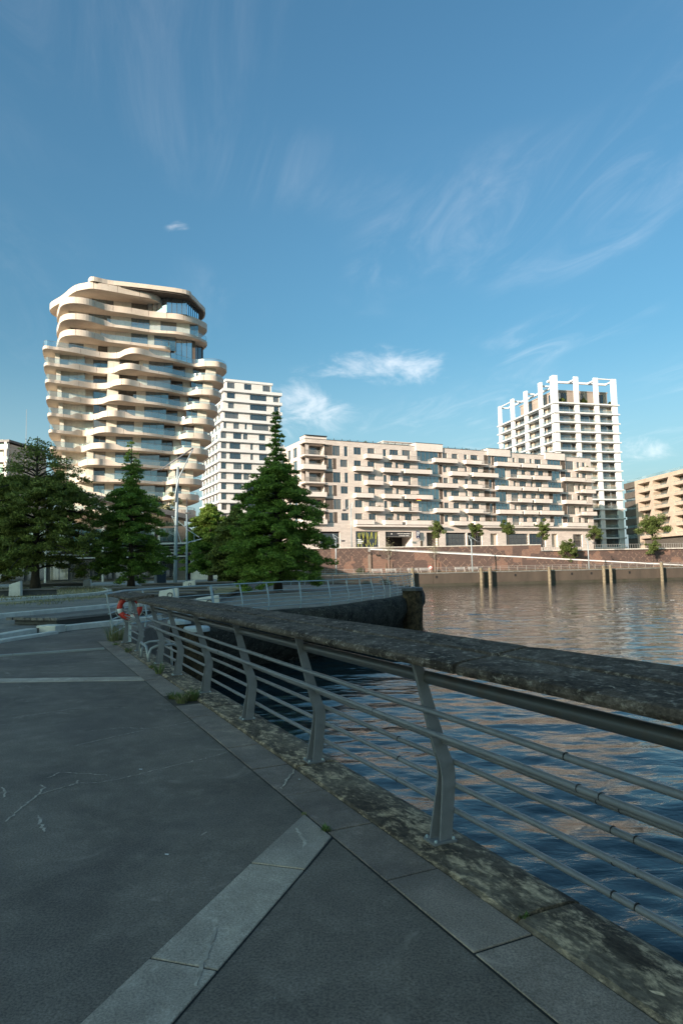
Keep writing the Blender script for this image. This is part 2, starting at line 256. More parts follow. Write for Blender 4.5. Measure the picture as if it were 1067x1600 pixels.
def brick_mat():
    m = bpy.data.materials.new('brick_wall'); m.use_nodes = True; N, L, b = nodes_of(m)
    tc = N.new('ShaderNodeTexCoord'); P = tc.outputs['Object']
    mp = N.new('ShaderNodeMapping'); mp.inputs['Rotation'].default_value = (R(90), 0, 0); L.new(P, mp.inputs[0])
    br = N.new('ShaderNodeTexBrick'); L.new(mp.outputs[0], br.inputs['Vector']); br.inputs['Scale'].default_value = 1; br.inputs['Brick Width'].default_value = 0.5; br.inputs['Row Height'].default_value = 0.17; br.inputs['Mortar Size'].default_value = 0.012
    br.inputs['Color1'].default_value = (0.070, 0.047, 0.041, 1); br.inputs['Color2'].default_value = (0.105, 0.064, 0.052, 1); br.inputs['Mortar'].default_value = (0.10, 0.075, 0.065, 1)
    # field of square patches, some in orange brick
    ck = N.new('ShaderNodeTexVoronoi'); ck.distance = 'CHEBYCHEV'; ck.inputs['Scale'].default_value = 0.42; ck.inputs['Randomness'].default_value = 0.85; L.new(mp.outputs[0], ck.inputs['Vector'])
    sp = N.new('ShaderNodeSeparateColor'); L.new(ck.outputs['Color'], sp.inputs[0])
    f = N_ramp(N, L, sp.outputs[0], 0.70, 0.72)
    c = N_mix(N, L, f, br.outputs['Color'], N_mix(N, L, 1.0, br.outputs['Color'], (1.9, 1.7, 1.5), 'MULTIPLY'))
    # diagonal header courses
    md = N.new('ShaderNodeMapping'); md.inputs['Rotation'].default_value = (R(90), 0, R(0)); L.new(P, md.inputs[0])
    s2 = N.new('ShaderNodeSeparateXYZ'); L.new(P, s2.inputs[0])
    def diag(sgn):
        a = N.new('ShaderNodeMath'); a.operation = 'MULTIPLY_ADD'; L.new(s2.outputs[2], a.inputs[0]); a.inputs[1].default_value = sgn*1.0; L.new(s2.outputs[0], a.inputs[2])
        w = N.new('ShaderNodeMath'); w.operation = 'PINGPONG'; L.new(a.outputs[0], w.inputs[0]); w.inputs[1].default_value = 0.8
        return N_ramp(N, L, w.outputs[0], 0.13, 0.06)
    mxx = N.new('ShaderNodeMath'); mxx.operation = 'MAXIMUM'; L.new(diag(1), mxx.inputs[0]); L.new(diag(-1), mxx.inputs[1])
    g = N_ramp(N, L, sp.outputs[1], 0.25, 0.3); nn = N_noise(N, L, P, 1.9, 2); g2 = N_ramp(N, L, nn.outputs['Fac'], 0.46, 0.54)
    k = N.new('ShaderNodeMath'); k.operation = 'MULTIPLY'; L.new(mxx.outputs[0], k.inputs[0]); L.new(g, k.inputs[1])
    k2 = N.new('ShaderNodeMath'); k2.operation = 'MULTIPLY'; L.new(k.outputs[0], k2.inputs[0]); L.new(g2, k2.inputs[1])
    c = N_mix(N, L, k2.outputs[0], c, (0.20, 0.135, 0.10))
    L.new(c, b.inputs['Base Color']); b.inputs['Roughness'].default_value = 0.9; MATS['brick_wall'] = m
brick_mat()
def water_mat():
    m = bpy.data.materials.new('water'); m.use_nodes = True; N, L, b = nodes_of(m)
    b.inputs['Base Color'].default_value = (0.006, 0.017, 0.021, 1); b.inputs['Roughness'].default_value = 0.004; b.inputs['IOR'].default_value = 1.333; b.inputs['Specular IOR Level'].default_value = 0.5
    tc = N.new('ShaderNodeTexCoord'); mp = N.new('ShaderNodeMapping'); mp.inputs['Scale'].default_value = (0.7, 1.25, 1); L.new(tc.outputs['Object'], mp.inputs[0])
    a = N_noise(N, L, mp.outputs[0], 0.55, 3, 0.5, 0.5); c = N_noise(N, L, mp.outputs[0], 2.4, 4, 0.55, 0.8); fnr = N_noise(N, L, mp.outputs[0], 7.5, 4, 0.6, 1.0)
    def bp(h, s, d, prev=None):
        n = N.new('ShaderNodeBump'); n.inputs['Strength'].default_value = s; n.inputs['Distance'].default_value = d; L.new(h, n.inputs['Height'])
        if prev: L.new(prev, n.inputs['Normal'])
        return n.outputs[0]
    sxy = N.new('ShaderNodeSeparateXYZ'); L.new(tc.outputs['Object'], sxy.inputs[0])
    pt = N_noise(N, L, tc.outputs['Object'], 0.05, 3, 0.5, 0.5); lee = N.new('ShaderNodeMapRange'); L.new(sxy.outputs[1], lee.inputs[0]); lee.inputs[1].default_value = 12; lee.inputs[2].default_value = 70; lee.inputs[3].default_value = 0.30; lee.inputs[4].default_value = 1.0
    pm = N.new('ShaderNodeMath'); pm.operation = 'MULTIPLY_ADD'; L.new(pt.outputs['Fac'], pm.inputs[0]); pm.inputs[1].default_value = 1.4; pm.inputs[2].default_value = 0.3
    w1 = N.new('ShaderNodeMath'); w1.operation = 'MULTIPLY'; L.new(lee.outputs[0], w1.inputs[0]); L.new(pm.outputs[0], w1.inputs[1])      # calmer in the lee of the quay, wind patches outside
    ha = N.new('ShaderNodeMath'); ha.operation = 'MULTIPLY'; L.new(a.outputs['Fac'], ha.inputs[0]); L.new(w1.outputs[0], ha.inputs[1])
    n1 = bp(ha.outputs[0], 1.0, 0.17); n2 = bp(c.outputs['Fac'], 1.0, 0.016, n1); n3 = bp(fnr.outputs['Fac'], 1.0, 0.0022, n2); L.new(n3, b.inputs['Normal']); MATS['water'] = m
water_mat()

# ------------------------------------------------------------------ mesh helpers
class MB:
    def __init__(s): s.v = []; s.f = []
    def quad(s, a, b, c, d):
        n = len(s.v); s.v += [a, b, c, d]; s.f.append((n, n+1, n+2, n+3)); return s
    def poly(s, pts):
        n = len(s.v); s.v += list(pts); s.f.append(tuple(range(n, n+len(pts)))); return s
    def box(s, x0, x1, y0, y1, z0, z1):
        if x0 > x1: x0, x1 = x1, x0
        if y0 > y1: y0, y1 = y1, y0
        if z0 > z1: z0, z1 = z1, z0
        n = len(s.v); s.v += [(x0, y0, z0), (x1, y0, z0), (x1, y1, z0), (x0, y1, z0), (x0, y0, z1), (x1, y0, z1), (x1, y1, z1), (x0, y1, z1)]
        s.f += [(n, n+3, n+2, n+1), (n+4, n+5, n+6, n+7), (n, n+1, n+5, n+4), (n+1, n+2, n+6, n+5), (n+2, n+3, n+7, n+6), (n+3, n, n+4, n+7)]; return s
    def prism(s, pts, z0, z1):
        n = len(s.v); k = len(pts)
        if sum(pts[i][0]*pts[(i+1) % k][1]-pts[(i+1) % k][0]*pts[i][1] for i in range(k)) < 0: pts = pts[::-1]
        s.v += [(p[0], p[1], z0) for p in pts]+[(p[0], p[1], z1) for p in pts]
        s.f.append(tuple(n+i for i in range(k))[::-1]); s.f.append(tuple(n+k+i for i in range(k)))
        for i in range(k): j = (i+1) % k; s.f.append((n+i, n+j, n+k+j, n+k+i))
        return s
    def loft(s, rings, closed=True, cap=True):
        n = len(s.v); k = len(rings[0])
        for r in rings: s.v += [tuple(p) for p in r]
        for a in range(len(rings)-1):
            for i in range(k if closed else k-1):
                j = (i+1) % k; s.f.append((n+a*k+i, n+a*k+j, n+(a+1)*k+j, n+(a+1)*k+i))
        if cap and closed:
            s.f.append(tuple(n+i for i in range(k))[::-1]); s.f.append(tuple(n+(len(rings)-1)*k+i for i in range(k)))
        return s
    def tube(s, pts, r, n=8):
        pts = [Vector(p) for p in pts]; rings = []
        rr = r if isinstance(r, (list, tuple)) else [r]*len(pts)
        up = Vector((0, 0, 1))
        for i, p in enumerate(pts):
            t = (pts[min(i+1, len(pts)-1)]-pts[max(i-1, 0)]).normalized()
            a = t.cross(up)
            if a.length < 0.05: a = t.cross(Vector((0, 1, 0)))
            a.normalize(); b = t.cross(a).normalized(); up = -b if abs(b.dot(up)) > 0.3 and b.dot(up) < 0 else (b if abs(b.dot(up)) > 0.3 else up)
            rings.append([p+(a*math.cos(2*math.pi*k/n)+b*math.sin(2*math.pi*k/n))*rr[i] for k in range(n)])
        return s.loft(rings)
    def lathe(s, prof, n=16, c=(0, 0)):
        return s.loft([[(c[0]+r*math.cos(2*math.pi*k/n), c[1]+r*math.sin(2*math.pi*k/n), z) for k in range(n)] for r, z in prof])
    def build(s, name, mt, parent=None, smooth=False, loc=None, bevel=0, label=None):
        me = bpy.data.meshes.new(name); me.from_pydata([tuple(v) for v in s.v], [], s.f)
        me.materials.append(MATS[mt] if isinstance(mt, str) else mt)
        if smooth: me.polygons.foreach_set('use_smooth', [True]*len(me.polygons))
        me.update(); o = bpy.data.objects.new(name, me); COL.objects.link(o)
        if parent is not None: o.parent = parent
        if loc is not None: o.location = loc
        if bevel:
            md = o.modifiers.new('bevel', 'BEVEL'); md.width = bevel; md.segments = 2; md.limit_method = 'ANGLE'; md.angle_limit = R(40)
        if label: o['label'] = label
        return o
def empty(name, loc=(0, 0, 0), rz=0.0):
    o = bpy.data.objects.new(name, None); COL.objects.link(o); o.location = loc; o.rotation_euler = (0, 0, rz); o.empty_display_size = 0.3; return o
def tag(o, label, cat, group=None, kind=None):
    o['label'] = label; o['category'] = cat
    if group: o['group'] = group
    if kind: o['kind'] = kind
    return o
def struct(o, label=None):
    o['kind'] = 'structure'
    if label: o['label'] = label
    return o
def copy_tree(o, parent=None):
    c = o.copy(); COL.objects.link(c)
    if parent is not None: c.parent = parent
    for ch in [x for x in bpy.data.objects if x.parent is o]: copy_tree(ch, c)
    return c
def holed_wall(mb, x0, x1, z0, z1, ops, y, depth, skip_left=False):
    """wall face at y (outside is -y) with rectangular openings and reveals going back by depth"""
    xs = sorted({x0, x1, *[min(max(a, x0), x1) for o in ops for a in o[:2]]}); zs = sorted({z0, z1, *[min(max(a, z0), z1) for o in ops for a in o[2:4]]})
    for i in range(len(xs)-1):
        for j in range(len(zs)-1):
            cx = (xs[i]+xs[i+1])/2; cz = (zs[j]+zs[j+1])/2
            if xs[i+1]-xs[i] < 1e-6 or zs[j+1]-zs[j] < 1e-6: continue
            if any(o[0] < cx < o[1] and o[2] < cz < o[3] for o in ops): continue
            mb.quad((xs[i], y, zs[j]), (xs[i+1], y, zs[j]), (xs[i+1], y, zs[j+1]), (xs[i], y, zs[j+1]))
    for o in ops:
        a, b, c, d = o[:4]; dp = o[4] if len(o) > 4 else depth; e = y+dp
        if not (a <= x0 and skip_left): mb.quad((a, y, c), (a, y, d), (a, e, d), (a, e, c))
        mb.quad((b, y, d), (b, y, c), (b, e, c), (b, e, d)); mb.quad((a, y, d), (b, y, d), (b, e, d), (a, e, d)); mb.quad((b, y, c), (a, y, c), (a, e, c), (b, e, c))
    return mb
def window(parent, x0, x1, z0, z1, y, pane='pane', frame='frame_dark', nm=None, t=0.06, name='window'):
    """frame with mullions and a pane behind it; y is the plane of the pane, outside is -y"""
    if nm is None: nm = max(1, round((x1-x0)/1.05))
    m = MB(); d = 0.05
    m.box(x0, x1, y-d, y, z0, z0+t).box(x0, x1, y-d, y, z1-t, z1).box(x0, x0+t, y-d, y, z0+t, z1-t).box(x1-t, x1, y-d, y, z0+t, z1-t)
    for k in range(1, nm):
        cx = x0+(x1-x0)*k/nm; m.box(cx-t/2, cx+t/2, y-d, y, z0+t, z1-t)
    w = m.build(name, frame, parent)
    MB().quad((x0, y-0.012, z0), (x1, y-0.012, z0), (x1, y-0.012, z1), (x0, y-0.012, z1)).build('pane', pane, w)
    return w
def bar_rail(x0, x1, y, z0, z1, sp=0.13, axis='x', r=0.02):
    m = MB(); n = max(2, int((x1-x0)/sp))
    for k in range(n+1):
        p = x0+(x1-x0)*k/n
        if axis == 'x': m.box(p-r/2, p+r/2, y-r/2, y+r/2, z0, z1)
        else: m.box(y-r/2, y+r/2, p-r/2, p+r/2, z0, z1)
    if axis == 'x': m.box(x0, x1, y-0.035, y+0.035, z1, z1+0.05)
    else: m.box(y-0.035, y+0.035, x0, x1, z1, z1+0.05)
    return m
def rounded(pts, n=8):
    """closed Catmull-Rom through pts"""
    P = [np.array(p, float) for p in pts]; k = len(P); out = []
    for i in range(k):
        a, b, c, d = P[i-1], P[i], P[(i+1) % k], P[(i+2) % k]
        for j in range(n):
            t = j/n; out.append(tuple(0.5*((2*b)+(-a+c)*t+(2*a-5*b+4*c-d)*t*t+(-a+3*b-3*c+d)*t**3)))
    return out
def spline(pts, n=8):
    P = [np.array(p, float) for p in pts]; P = [2*P[0]-P[1]]+P+[2*P[-1]-P[-2]]; out = []
    for i in range(1, len(P)-2):
        a, b, c, d = P[i-1:i+3]
        for j in range(n):
            t = j/n; out.append(0.5*((2*b)+(-a+c)*t+(2*a-5*b+4*c-d)*t*t+(-a+3*b-3*c+d)*t**3))
    out.append(P[-2]); return out

def plant_clump(parent, name, loc, s, mt='leaves'):
    rg = random.Random(int(loc[0]*13+loc[2]*7)); m = MB()
    for k in range(60):
        d = Vector((rg.gauss(0, 1), rg.gauss(0, 1), rg.gauss(0, 0.8))).normalized()*rg.random()**0.4; c = Vector(loc)+Vector((d.x*s, d.y*s*0.7, s*0.85+d.z*s*0.85))
        a = Vector((rg.gauss(0, 1), rg.gauss(0, 1), rg.gauss(0, 1))).normalized(); b = a.cross(Vector((0.3, 0.2, 1))).normalized(); q = s*rg.uniform(0.16, 0.3)
        m.quad(c-a*q-b*q, c+a*q-b*q, c+a*q+b*q, c-a*q+b*q)
    o = m.build(name, mt, parent); set_tone(o, rg); return o
def set_tone(o, rg, lo=0.65, hi=1.3):
    me = o.data; n = len(me.polygons); ca = me.color_attributes.new('tone', 'FLOAT_COLOR', 'CORNER')
    t = np.random.RandomState(rg.randint(0, 9999)).uniform(lo, hi, n); arr = np.ones((len(me.loops), 4), np.float32); arr[:, :3] = np.repeat(t, [p.loop_total for p in me.polygons])[:, None]; ca.data.foreach_set('color', arr.ravel())

# ------------------------------------------------------------------ land, water, quays
KP = (0.5, 3.95); KA = math.atan2(0.904, -0.4275)       # near quay edge: local x runs along it, local y points inland
def kw(t, y, z=0): c, s = math.cos(KA), math.sin(KA); return (KP[0]+c*t-s*y, KP[1]+s*t+c*y, z)
WATER = -2.05
def water_sheet():
    """one sheet with real wind ripples, finely divided near the promenade and coarser towards its rims"""
    def axis(lo, a, b, hi, fine, grow):
        c = list(np.arange(a, b, fine)); x, st = b, fine
        while x < hi: c.append(x); st *= grow; x += st
        c.append(hi); x, st = a, fine; l = []
        while x > lo: st *= grow*1.25; x -= st; l.append(max(x, lo))
        return np.array(sorted(set(l+c)))
    X = axis(-120, -4, 14, 1600, 0.075, 1.02); Y = axis(-300, 0.5, 22, 190, 0.075, 1.011)
    gx, gy = np.meshgrid(X, Y); sx = np.gradient(X)[None, :]; sy = np.gradient(Y)[:, None]; rs = np.random.RandomState(4); z = np.zeros_like(gx)
    wx = 0.6*np.sin(gx*0.21+gy*0.13)+0.5*np.sin(gy*0.17-gx*0.09+1.3); wy = 0.6*np.sin(gx*0.16-gy*0.19+2.1)
    for k in range(60):
        lam = 0.30*(7.5**(rs.rand())); th = R(96)+rs.normal()*0.55; kx, ky = 2*math.pi/lam*math.cos(th), 2*math.pi/lam*math.sin(th); amp = WAVE*lam**1.0*rs.uniform(0.6, 1.3)
        att = np.clip(lam/(2.6*np.maximum(np.abs(kx)*sx, np.abs(ky)*sy)*lam/(2*math.pi)+1e-6)-0.35, 0, 1)
        z += amp*att*np.sin(kx*(gx+wx)+ky*(gy+wy)+rs.uniform(0, 6.28))
    z *= 0.75+0.4*np.sin(gx*0.11+gy*0.07)*np.sin(gy*0.09-gx*0.05+1)
    V = np.stack([gx, gy, z+WATER], -1).reshape(-1, 3).astype(np.float32); ny, nx = gx.shape
    i = (np.arange(ny-1)[:, None]*nx+np.arange(nx-1)[None, :]).ravel(); F = np.stack([i, i+1, i+1+nx, i+nx], 1).astype(np.int32)
    me = bpy.data.meshes.new('water'); me.vertices.add(len(V)); me.vertices.foreach_set('co', V.ravel()); me.loops.add(4*len(F)); me.loops.foreach_set('vertex_index', F.ravel()); me.polygons.add(len(F)); me.polygons.foreach_set('loop_start', np.arange(0, 4*len(F), 4, dtype=np.int32)); me.polygons.foreach_set('loop_total', np.full(len(F), 4, np.int32)); me.polygons.foreach_set('use_smooth', np.ones(len(F), bool)); me.update(calc_edges=True)
    me.materials.append(MATS['water']); o = bpy.data.objects.new('water', me); COL.objects.link(o); return o
WAVE = 0.0019
water = struct(water_sheet(), 'dark rippled harbour water')
def land(name, pts, z0, z1, mt, label=None):
    m = MB().prism(pts, z0, z1)
    o = m.build(name, mt); 
    me = o.data
    import bmesh
    bm = bmesh.new(); bm.from_mesh(me); bmesh.ops.triangulate(bm, faces=[f for f in bm.faces if len(f.verts) > 4]); bm.to_mesh(me); bm.free()
    return struct(o, label)
e0 = kw(-14, 0.16); e1 = kw(13.5, 0.16)
PEN = [(-4.3, 23.0), (-2.65, 26.7), (-0.96, 28.2), (0.2, 30.1), (1.5, 33.4), (2.62, 35.8), (4.1, 41.1), (5.2, 47.5), (5.6, 54), (5.0, 60), (3.5, 65.2), (1.0, 68.6), (-1.5, 70.5), (-9.0, 75.0)]
land('plaza_ground', [(e0[0], e0[1]), (e1[0], e1[1]), (-5.6, 19.0), (-4.9, 23.0), (-9.0, 75.0), (-14, 130), (-420, 130), (-420, -300), (6.5, -300)], -4.0, 0.0, 'asphalt')
jetty = land('jetty_deck', [p for p in PEN]+[(-4.9, 23.2)], -1.2, 0.0, 'asphalt_far')
# rounded dark skirt of the jetty, down to the water
def offset_line(pts, d):
    out = []
    for i, p in enumerate(pts):
        a = pts[max(i-1, 0)]; b = pts[min(i+1, len(pts)-1)]; t = Vector((b[0]-a[0], b[1]-a[1])).normalized(); out.append((p[0]+t.y*d, p[1]-t.x*d))
    return out
rim = [tuple(p) for p in spline([(-5.3, 21.6)]+PEN[:-1], 4)]
rings = []
for off, z in ((-0.25, 0.012), (0.12, 0.005), (0.34, -0.10), (0.46, -0.38), (0.42, -0.8), (0.18, -1.3), (-0.35, -1.9), (-0.9, -2.4)):
    rr = random.Random(int(100*off+50)); ln = offset_line(rim, off)
    rings.append([(x+(rr.random()-0.5)*0.10*(z < -0.2), y+(rr.random()-0.5)*0.10*(z < -0.2), z+(rr.random()-0.5)*0.06*(z < -0.2)) for x, y in ln])
sk = MB().loft(rings, closed=False, cap=False).build('jetty_edge', 'dark_edge', jetty, smooth=True)
# far bank
QA = (-40.0, 119.8); QB = (150.0, 148.6)
qd = Vector((QB[0]-QA[0], QB[1]-QA[1])).normalized(); qn = Vector((-qd.y, qd.x))
def qw(s, d): return (QA[0]+qd.x*s+qn.x*d, QA[1]+qd.y*s+qn.y*d)
QROT = math.atan2(qd.y, qd.x)
land('far_promenade', [qw(0, 0.8), qw(230, 0.8), qw(230, 16.2), qw(0, 16.2)], -4, 0.45, 'asphalt_far')
land('far_terrace', [qw(0, 16), qw(86.5, 16), qw(86.5, 60), (-420, 1200), (-420, 119)], 0, 5.75, 'asphalt_far')
land('ground', [qw(86.55, 16), qw(300, 16), (2500, 300), (2500, 4000), (-2500, 4000), (-420, 1190), qw(86.55, 60)], 0, 4.35, 'asphalt_far')
qe = empty('quay_wall', (*QA, 0), QROT)
tag(qe, 'long stained concrete quay wall across the water with pale coping', 'quay wall')
mat('quay_concrete', (0.082, 0.063, 0.048), 0.9, (0.050, 0.040, 0.031), 0.35, bump=0.3, bscale=6, vscale=(1, 1, 0.35))
mat('quay_wet', (0.055, 0.048, 0.036), 0.6, (0.035, 0.034, 0.02), 0.8)
for k in range(17):
    MB().box(k*11.5+0.02, k*11.5+11.48, 0, 0.8, -1.55, 0.28).build('wall_panel', 'quay_concrete', qe)
    MB().box(k*11.5+0.02, k*11.5+11.48, -0.12, 0.85, 0.282, 0.47).build('coping_stone', 'old_concrete', qe, bevel=0.03)
MB().box(0, 195.5, 0.03, 0.8, -3, -1.552).build('tide_band', 'quay_wet', qe)
for s in (58, 66.5, 73.5, 85, 89, 97, 112): MB().box(s, s+0.35, -0.05, 0.02, -0.55, -0.1).build('drain_mouth', 'black', qe)
# grass strip and shrubs' bed on the far promenade
land('verge', [qw(28, 11.5), qw(228, 11.5), qw(228, 15.9), qw(28, 15.9)], 0.40, 0.50, 'lawn')

# ------------------------------------------------------------------ near promenade: asphalt, border slabs, kerb stones, light strips
pav = empty('promenade_paving', (*KP, 0), KA); struct(pav, 'dark asphalt promenade with slab border and lichen stained kerb')
jm = MB(); jm.box(-9, 13.35, 0.165, 0.476, -0.02, 0.003)
sdir = Vector((-0.725, 0.688)).normalized(); snor = Vector((-sdir.y, sdir.x))          # diagonal strip, local frame
def strip_pt(a, w): b0 = Vector((0.379, 0.478)); return b0+sdir*a-snor*w
jm.prism([tuple(strip_pt(-0.05, -0.006)), tuple(strip_pt(14, -0.006)), tuple(strip_pt(14, 0.306)), tuple(strip_pt(0.25, 0.306))], -0.02, 0.0028)
jm.build('joint_bed', 'black', pav)
rs = random.Random(3)
CR = [[(1.734, 2.146), (1.917, 2.064), (2.085, 1.985), (2.142, 1.885), (2.229, 1.716), (2.166, 1.575), (2.181, 1.423), (2.249, 1.235), (2.322, 1.037), (2.38, 0.831), (2.46, 0.61), (2.537, 0.485)], [(2.482, 1.913), (2.607, 1.821), (2.533, 1.738), (2.457, 1.634), (2.367, 1.554), (2.321, 1.471)], [(3.98, 1.643), (3.981, 1.449), (3.979, 1.221), (3.914, 1.085), (3.794, 0.958), (3.792, 0.751), (3.901, 0.483)], [(3.416, 1.68), (3.507, 1.519), (3.644, 1.235), (3.754, 0.964)], [(1.622, 1.997), (1.47, 1.992), (1.294, 1.975)], [(1.734, 2.146), (1.606, 2.188)], [(2.085, 1.985), (2.251, 1.941), (2.322, 1.969)], [(2.142, 1.885), (2.2, 1.75), (2.307, 1.706)], [(1.725, 0.179), (1.538, 0.307), (1.334, 0.434)], [(2.406, 2.22), (2.242, 2.202), (2.138, 2.211)], [(-0.297, 1.347), (-0.421, 1.392), (-0.525, 1.449), (-0.686, 1.517)], [(0.609, 0.615), (0.464, 0.635), (0.353, 0.656), (0.284, 0.698)], [(0.79, 1.142), (0.819, 1.099)], [(5.2, 2.9), (5.1, 2.2), (5.3, 1.5), (5.0, 0.9)], [(-1.9, 3.3), (-1.5, 2.9), (-1.55, 2.5)]]
for ci, cl_ in enumerate(CR):
    rc = random.Random(ci); q = []
    for i in range(len(cl_)-1):
        a, b = cl_[i], cl_[i+1]; n = max(2, int(math.dist(a, b)/0.022))
        for j in range(n): f = j/n; q.append((a[0]+(b[0]-a[0])*f+rc.gauss(0, 0.006), a[1]+(b[1]-a[1])*f+rc.gauss(0, 0.006)))
    q.append(cl_[-1]); zc = 0.0032 if ci not in (8, 10, 11) else 0.0122
    wd = [max(0.0006, (0.0055+0.005*rc.random())*min(1, 3*i/len(q)+0.5, 3*(1-i/len(q))+0.35)) for i in range(len(q))]
    MB().loft([[(x, y-w, zc) for (x, y), w in zip(q, wd)], [(x+0.3*w, y+w, zc) for (x, y), w in zip(q, wd)]], closed=False, cap=False).build('crack', 'crack_fill', pav)
k = -13
while True:
    a = -0.253+0.72*k; b = a+0.72
    if a > 13.2: break
    if b > -9 and not (k == 7 or k == 8 and False):
        dz = rs.uniform(-0.002, 0.003)
        MB().box(a+0.007, b-0.007, 0.173, 0.467, -0.03, 0.0075+dz).build('paving_slab', 'slab_dark', pav, bevel=0.003)
    k += 1
cuts = [0, 0.445]+[0.445+0.923*i for i in range(1, 13)]
for i in range(len(cuts)-1):
    a, b = cuts[i]+0.007, cuts[i+1]-0.007
    pts = [strip_pt(a, 0.0), strip_pt(b, 0.0), strip_pt(b, 0.3), strip_pt(a, 0.3)]
    if i == 0: pts = [Vector((0.385, 0.482)), strip_pt(b, 0), strip_pt(b, 0.3), Vector((0.795, 0.482))]
    MB().prism([tuple(p) for p in pts], -0.03, 0.0085+rs.uniform(-0.001, 0.002)).build('strip_slab', 'slab_light', pav, bevel=0.003)
kc = [-9, -7.4, -5.1, -2.95, -0.86, 1.75, 4.4, 6.9, 9.2, 11.4, 13.4]
for i in range(len(kc)-1):
    a, b = kc[i]+0.012, kc[i+1]-0.012; dz = rs.uniform(-0.006, 0.008); n = 14; ringsk = []
    for j in range(n+1):
        x = a+(b-a)*j/n; w = rs.uniform(-0.006, 0.006)
        ringsk.append([(x, 0.166+w*0.4, -0.5), (x, 0.166+w*0.4, 0.012+dz), (x, 0.150, 0.024+dz+w*0.5), (x, 0.02, 0.030+dz-w*0.6), (x, -0.15, 0.026+dz+w*0.5), (x, -0.205, 0.008+dz), (x, -0.225+w, -0.03+dz), (x, -0.225, -0.5)])
    MB().loft(ringsk).build('kerb_stone', 'kerb_stone', pav)
MB().box(-9, 13.35, -0.19, 0.16, -4, -0.45).build('quay_face', 'dark_edge', pav)
# two pale bands set in the asphalt further on
for (p, q, w, nme, n) in (((-14.0, 10.78), (-2.86, 10.22), 0.36, 'band_slab', 12), ((-9.5, 11.95), (-4.95, 14.28), 0.13, 'band_kerb', 6)):
    p = Vector(p); q = Vector(q); t = (q-p).normalized(); nn = Vector((-t.y, t.x)); bo = empty('paving_band', (p.x, p.y, 0), math.atan2(t.y, t.x)); struct(bo, 'pale band across the asphalt')
    ln = (q-p).length
    for i in range(n): MB().box(ln*i/n+0.006, ln*(i+1)/n-0.006, -w/2, w/2, -0.03, 0.006 if w > 0.2 else 0.035).build(nme, 'slab_light' if w > 0.2 else 'concrete', bo, bevel=0.004)
# terraces stepping up behind the plaza
land('terrace_low', [(-6.2, 22.6), (-6.82, 21.27), (-7.93, 19.18), (-8.4, 18.2), (-8.5, 17.04), (-8.9, 12), (-9.5, 4), (-60, 4), (-60, 110), (-10, 75), (-5.6, 25.5)], 0.0, 0.14, 'asphalt_far')
land('terrace_mid', [(-8.2, 34.3), (-9.73, 29.5), (-11.69, 23.43), (-13.2, 18.5), (-16, 9), (-60, 9), (-60, 109), (-11, 74)], 0.1, 0.28, 'asphalt_far')
land('lawn', [(-17.5, 28.5), (-14.6, 32), (-12.6, 40), (-13.6, 49), (-18, 60), (-26, 74), (-45, 80), (-45, 28)], 0.2, 0.292, 'lawn')
land('lawn_bed', [(-12.5, 40), (-6.8, 40.5), (-7.5, 52), (-13, 52)], 0.2, 0.296, 'lawn')
def kerb_line(pts, w, z0, z1, name='terrace_kerb', mt='concrete_light', label=None, seg=2.2):
    pts = [tuple(p) for p in pts]; e = empty(name, (pts[0][0], pts[0][1], 0)); struct(e, label or 'pale concrete kerb of a terrace step')
    o = offset_line(pts, w)
    acc = []
    for i in range(len(pts)):
        acc.append(i)
    # break the line into stones
    d = [0]
    for i in range(1, len(pts)): d.append(d[-1]+math.dist(pts[i-1], pts[i]))
    def at(arr, x):
        for i in range(1, len(d)):
            if x <= d[i] or i == len(d)-1:
                f = (x-d[i-1])/(d[i]-d[i-1]); return (arr[i-1][0]+(arr[i][0]-arr[i-1][0])*f-pts[0][0], arr[i-1][1]+(arr[i][1]-arr[i-1][1])*f-pts[0][1])
    n = max(1, round(d[-1]/seg))
    for k in range(n):
        a, b = d[-1]*k/n+0.008, d[-1]*(k+1)/n-0.008; xs = [a]+[x for x in d if a+0.05 < x < b-0.05]+[b]
        MB().loft([[(*at(pts, x), z0), (*at(pts, x), z1), (*at(o, x), z1), (*at(o, x), z0)] for x in xs]).build('kerb_stone', mt, e, bevel=0.015)
    return e
kerb_line([(-8.42, 18.3), (-8.5, 17.04), (-8.9, 12), (-9.5, 4)], -0.30, 0.0, 0.155)
kerb_line([(-7.75, 18.3), (-8.15, 16.5), (-8.5, 12), (-9.0, 5)], -0.22, -0.02, 0.075)
kerb_line([(-6.2, 22.6), (-6.82, 21.27), (-7.93, 19.18)], -0.32, 0.0, 0.155)
kerb_line([(-8.2, 34.3), (-9.73, 29.5), (-11.69, 23.43), (-13.2, 18.5)], -0.34, 0.1, 0.295)
CUR = [tuple(p) for p in spline([(-17.8, 30.0), (-16.67, 33.4), (-15.6, 36), (-14.7, 40), (-15.0, 44), (-16.8, 50), (-20.6, 58), (-27, 65)], 4)]
kerb_line(CUR, -0.42, 0.2, 0.46, mt='concrete_light', label='curved pale kerb around the lawn under the trees', seg=2.6)
land('lawn_island', [(p[0]-0.35, p[1]) for p in CUR]+[(-44, 66), (-44, 31)], 0.2, 0.43, 'lawn')
land('path_far', [(-13.2, 52.3), (-7.4, 52.3), (-10.5, 72), (-14, 118), (-58, 118), (-58, 82), (-25, 76), (-17, 62)], 0.2, 0.40, 'concrete')
b_ = MB().box(-0.22, 0.22, -0.3, 0.3, 0, 0.2).build('concrete_block', 'concrete_light', None, loc=(-7.95, 18.75, 0.0), bevel=0.02); b_.rotation_euler = (0, 0, R(75)); tag(b_, 'low pale concrete block ending the terrace kerb', 'block')

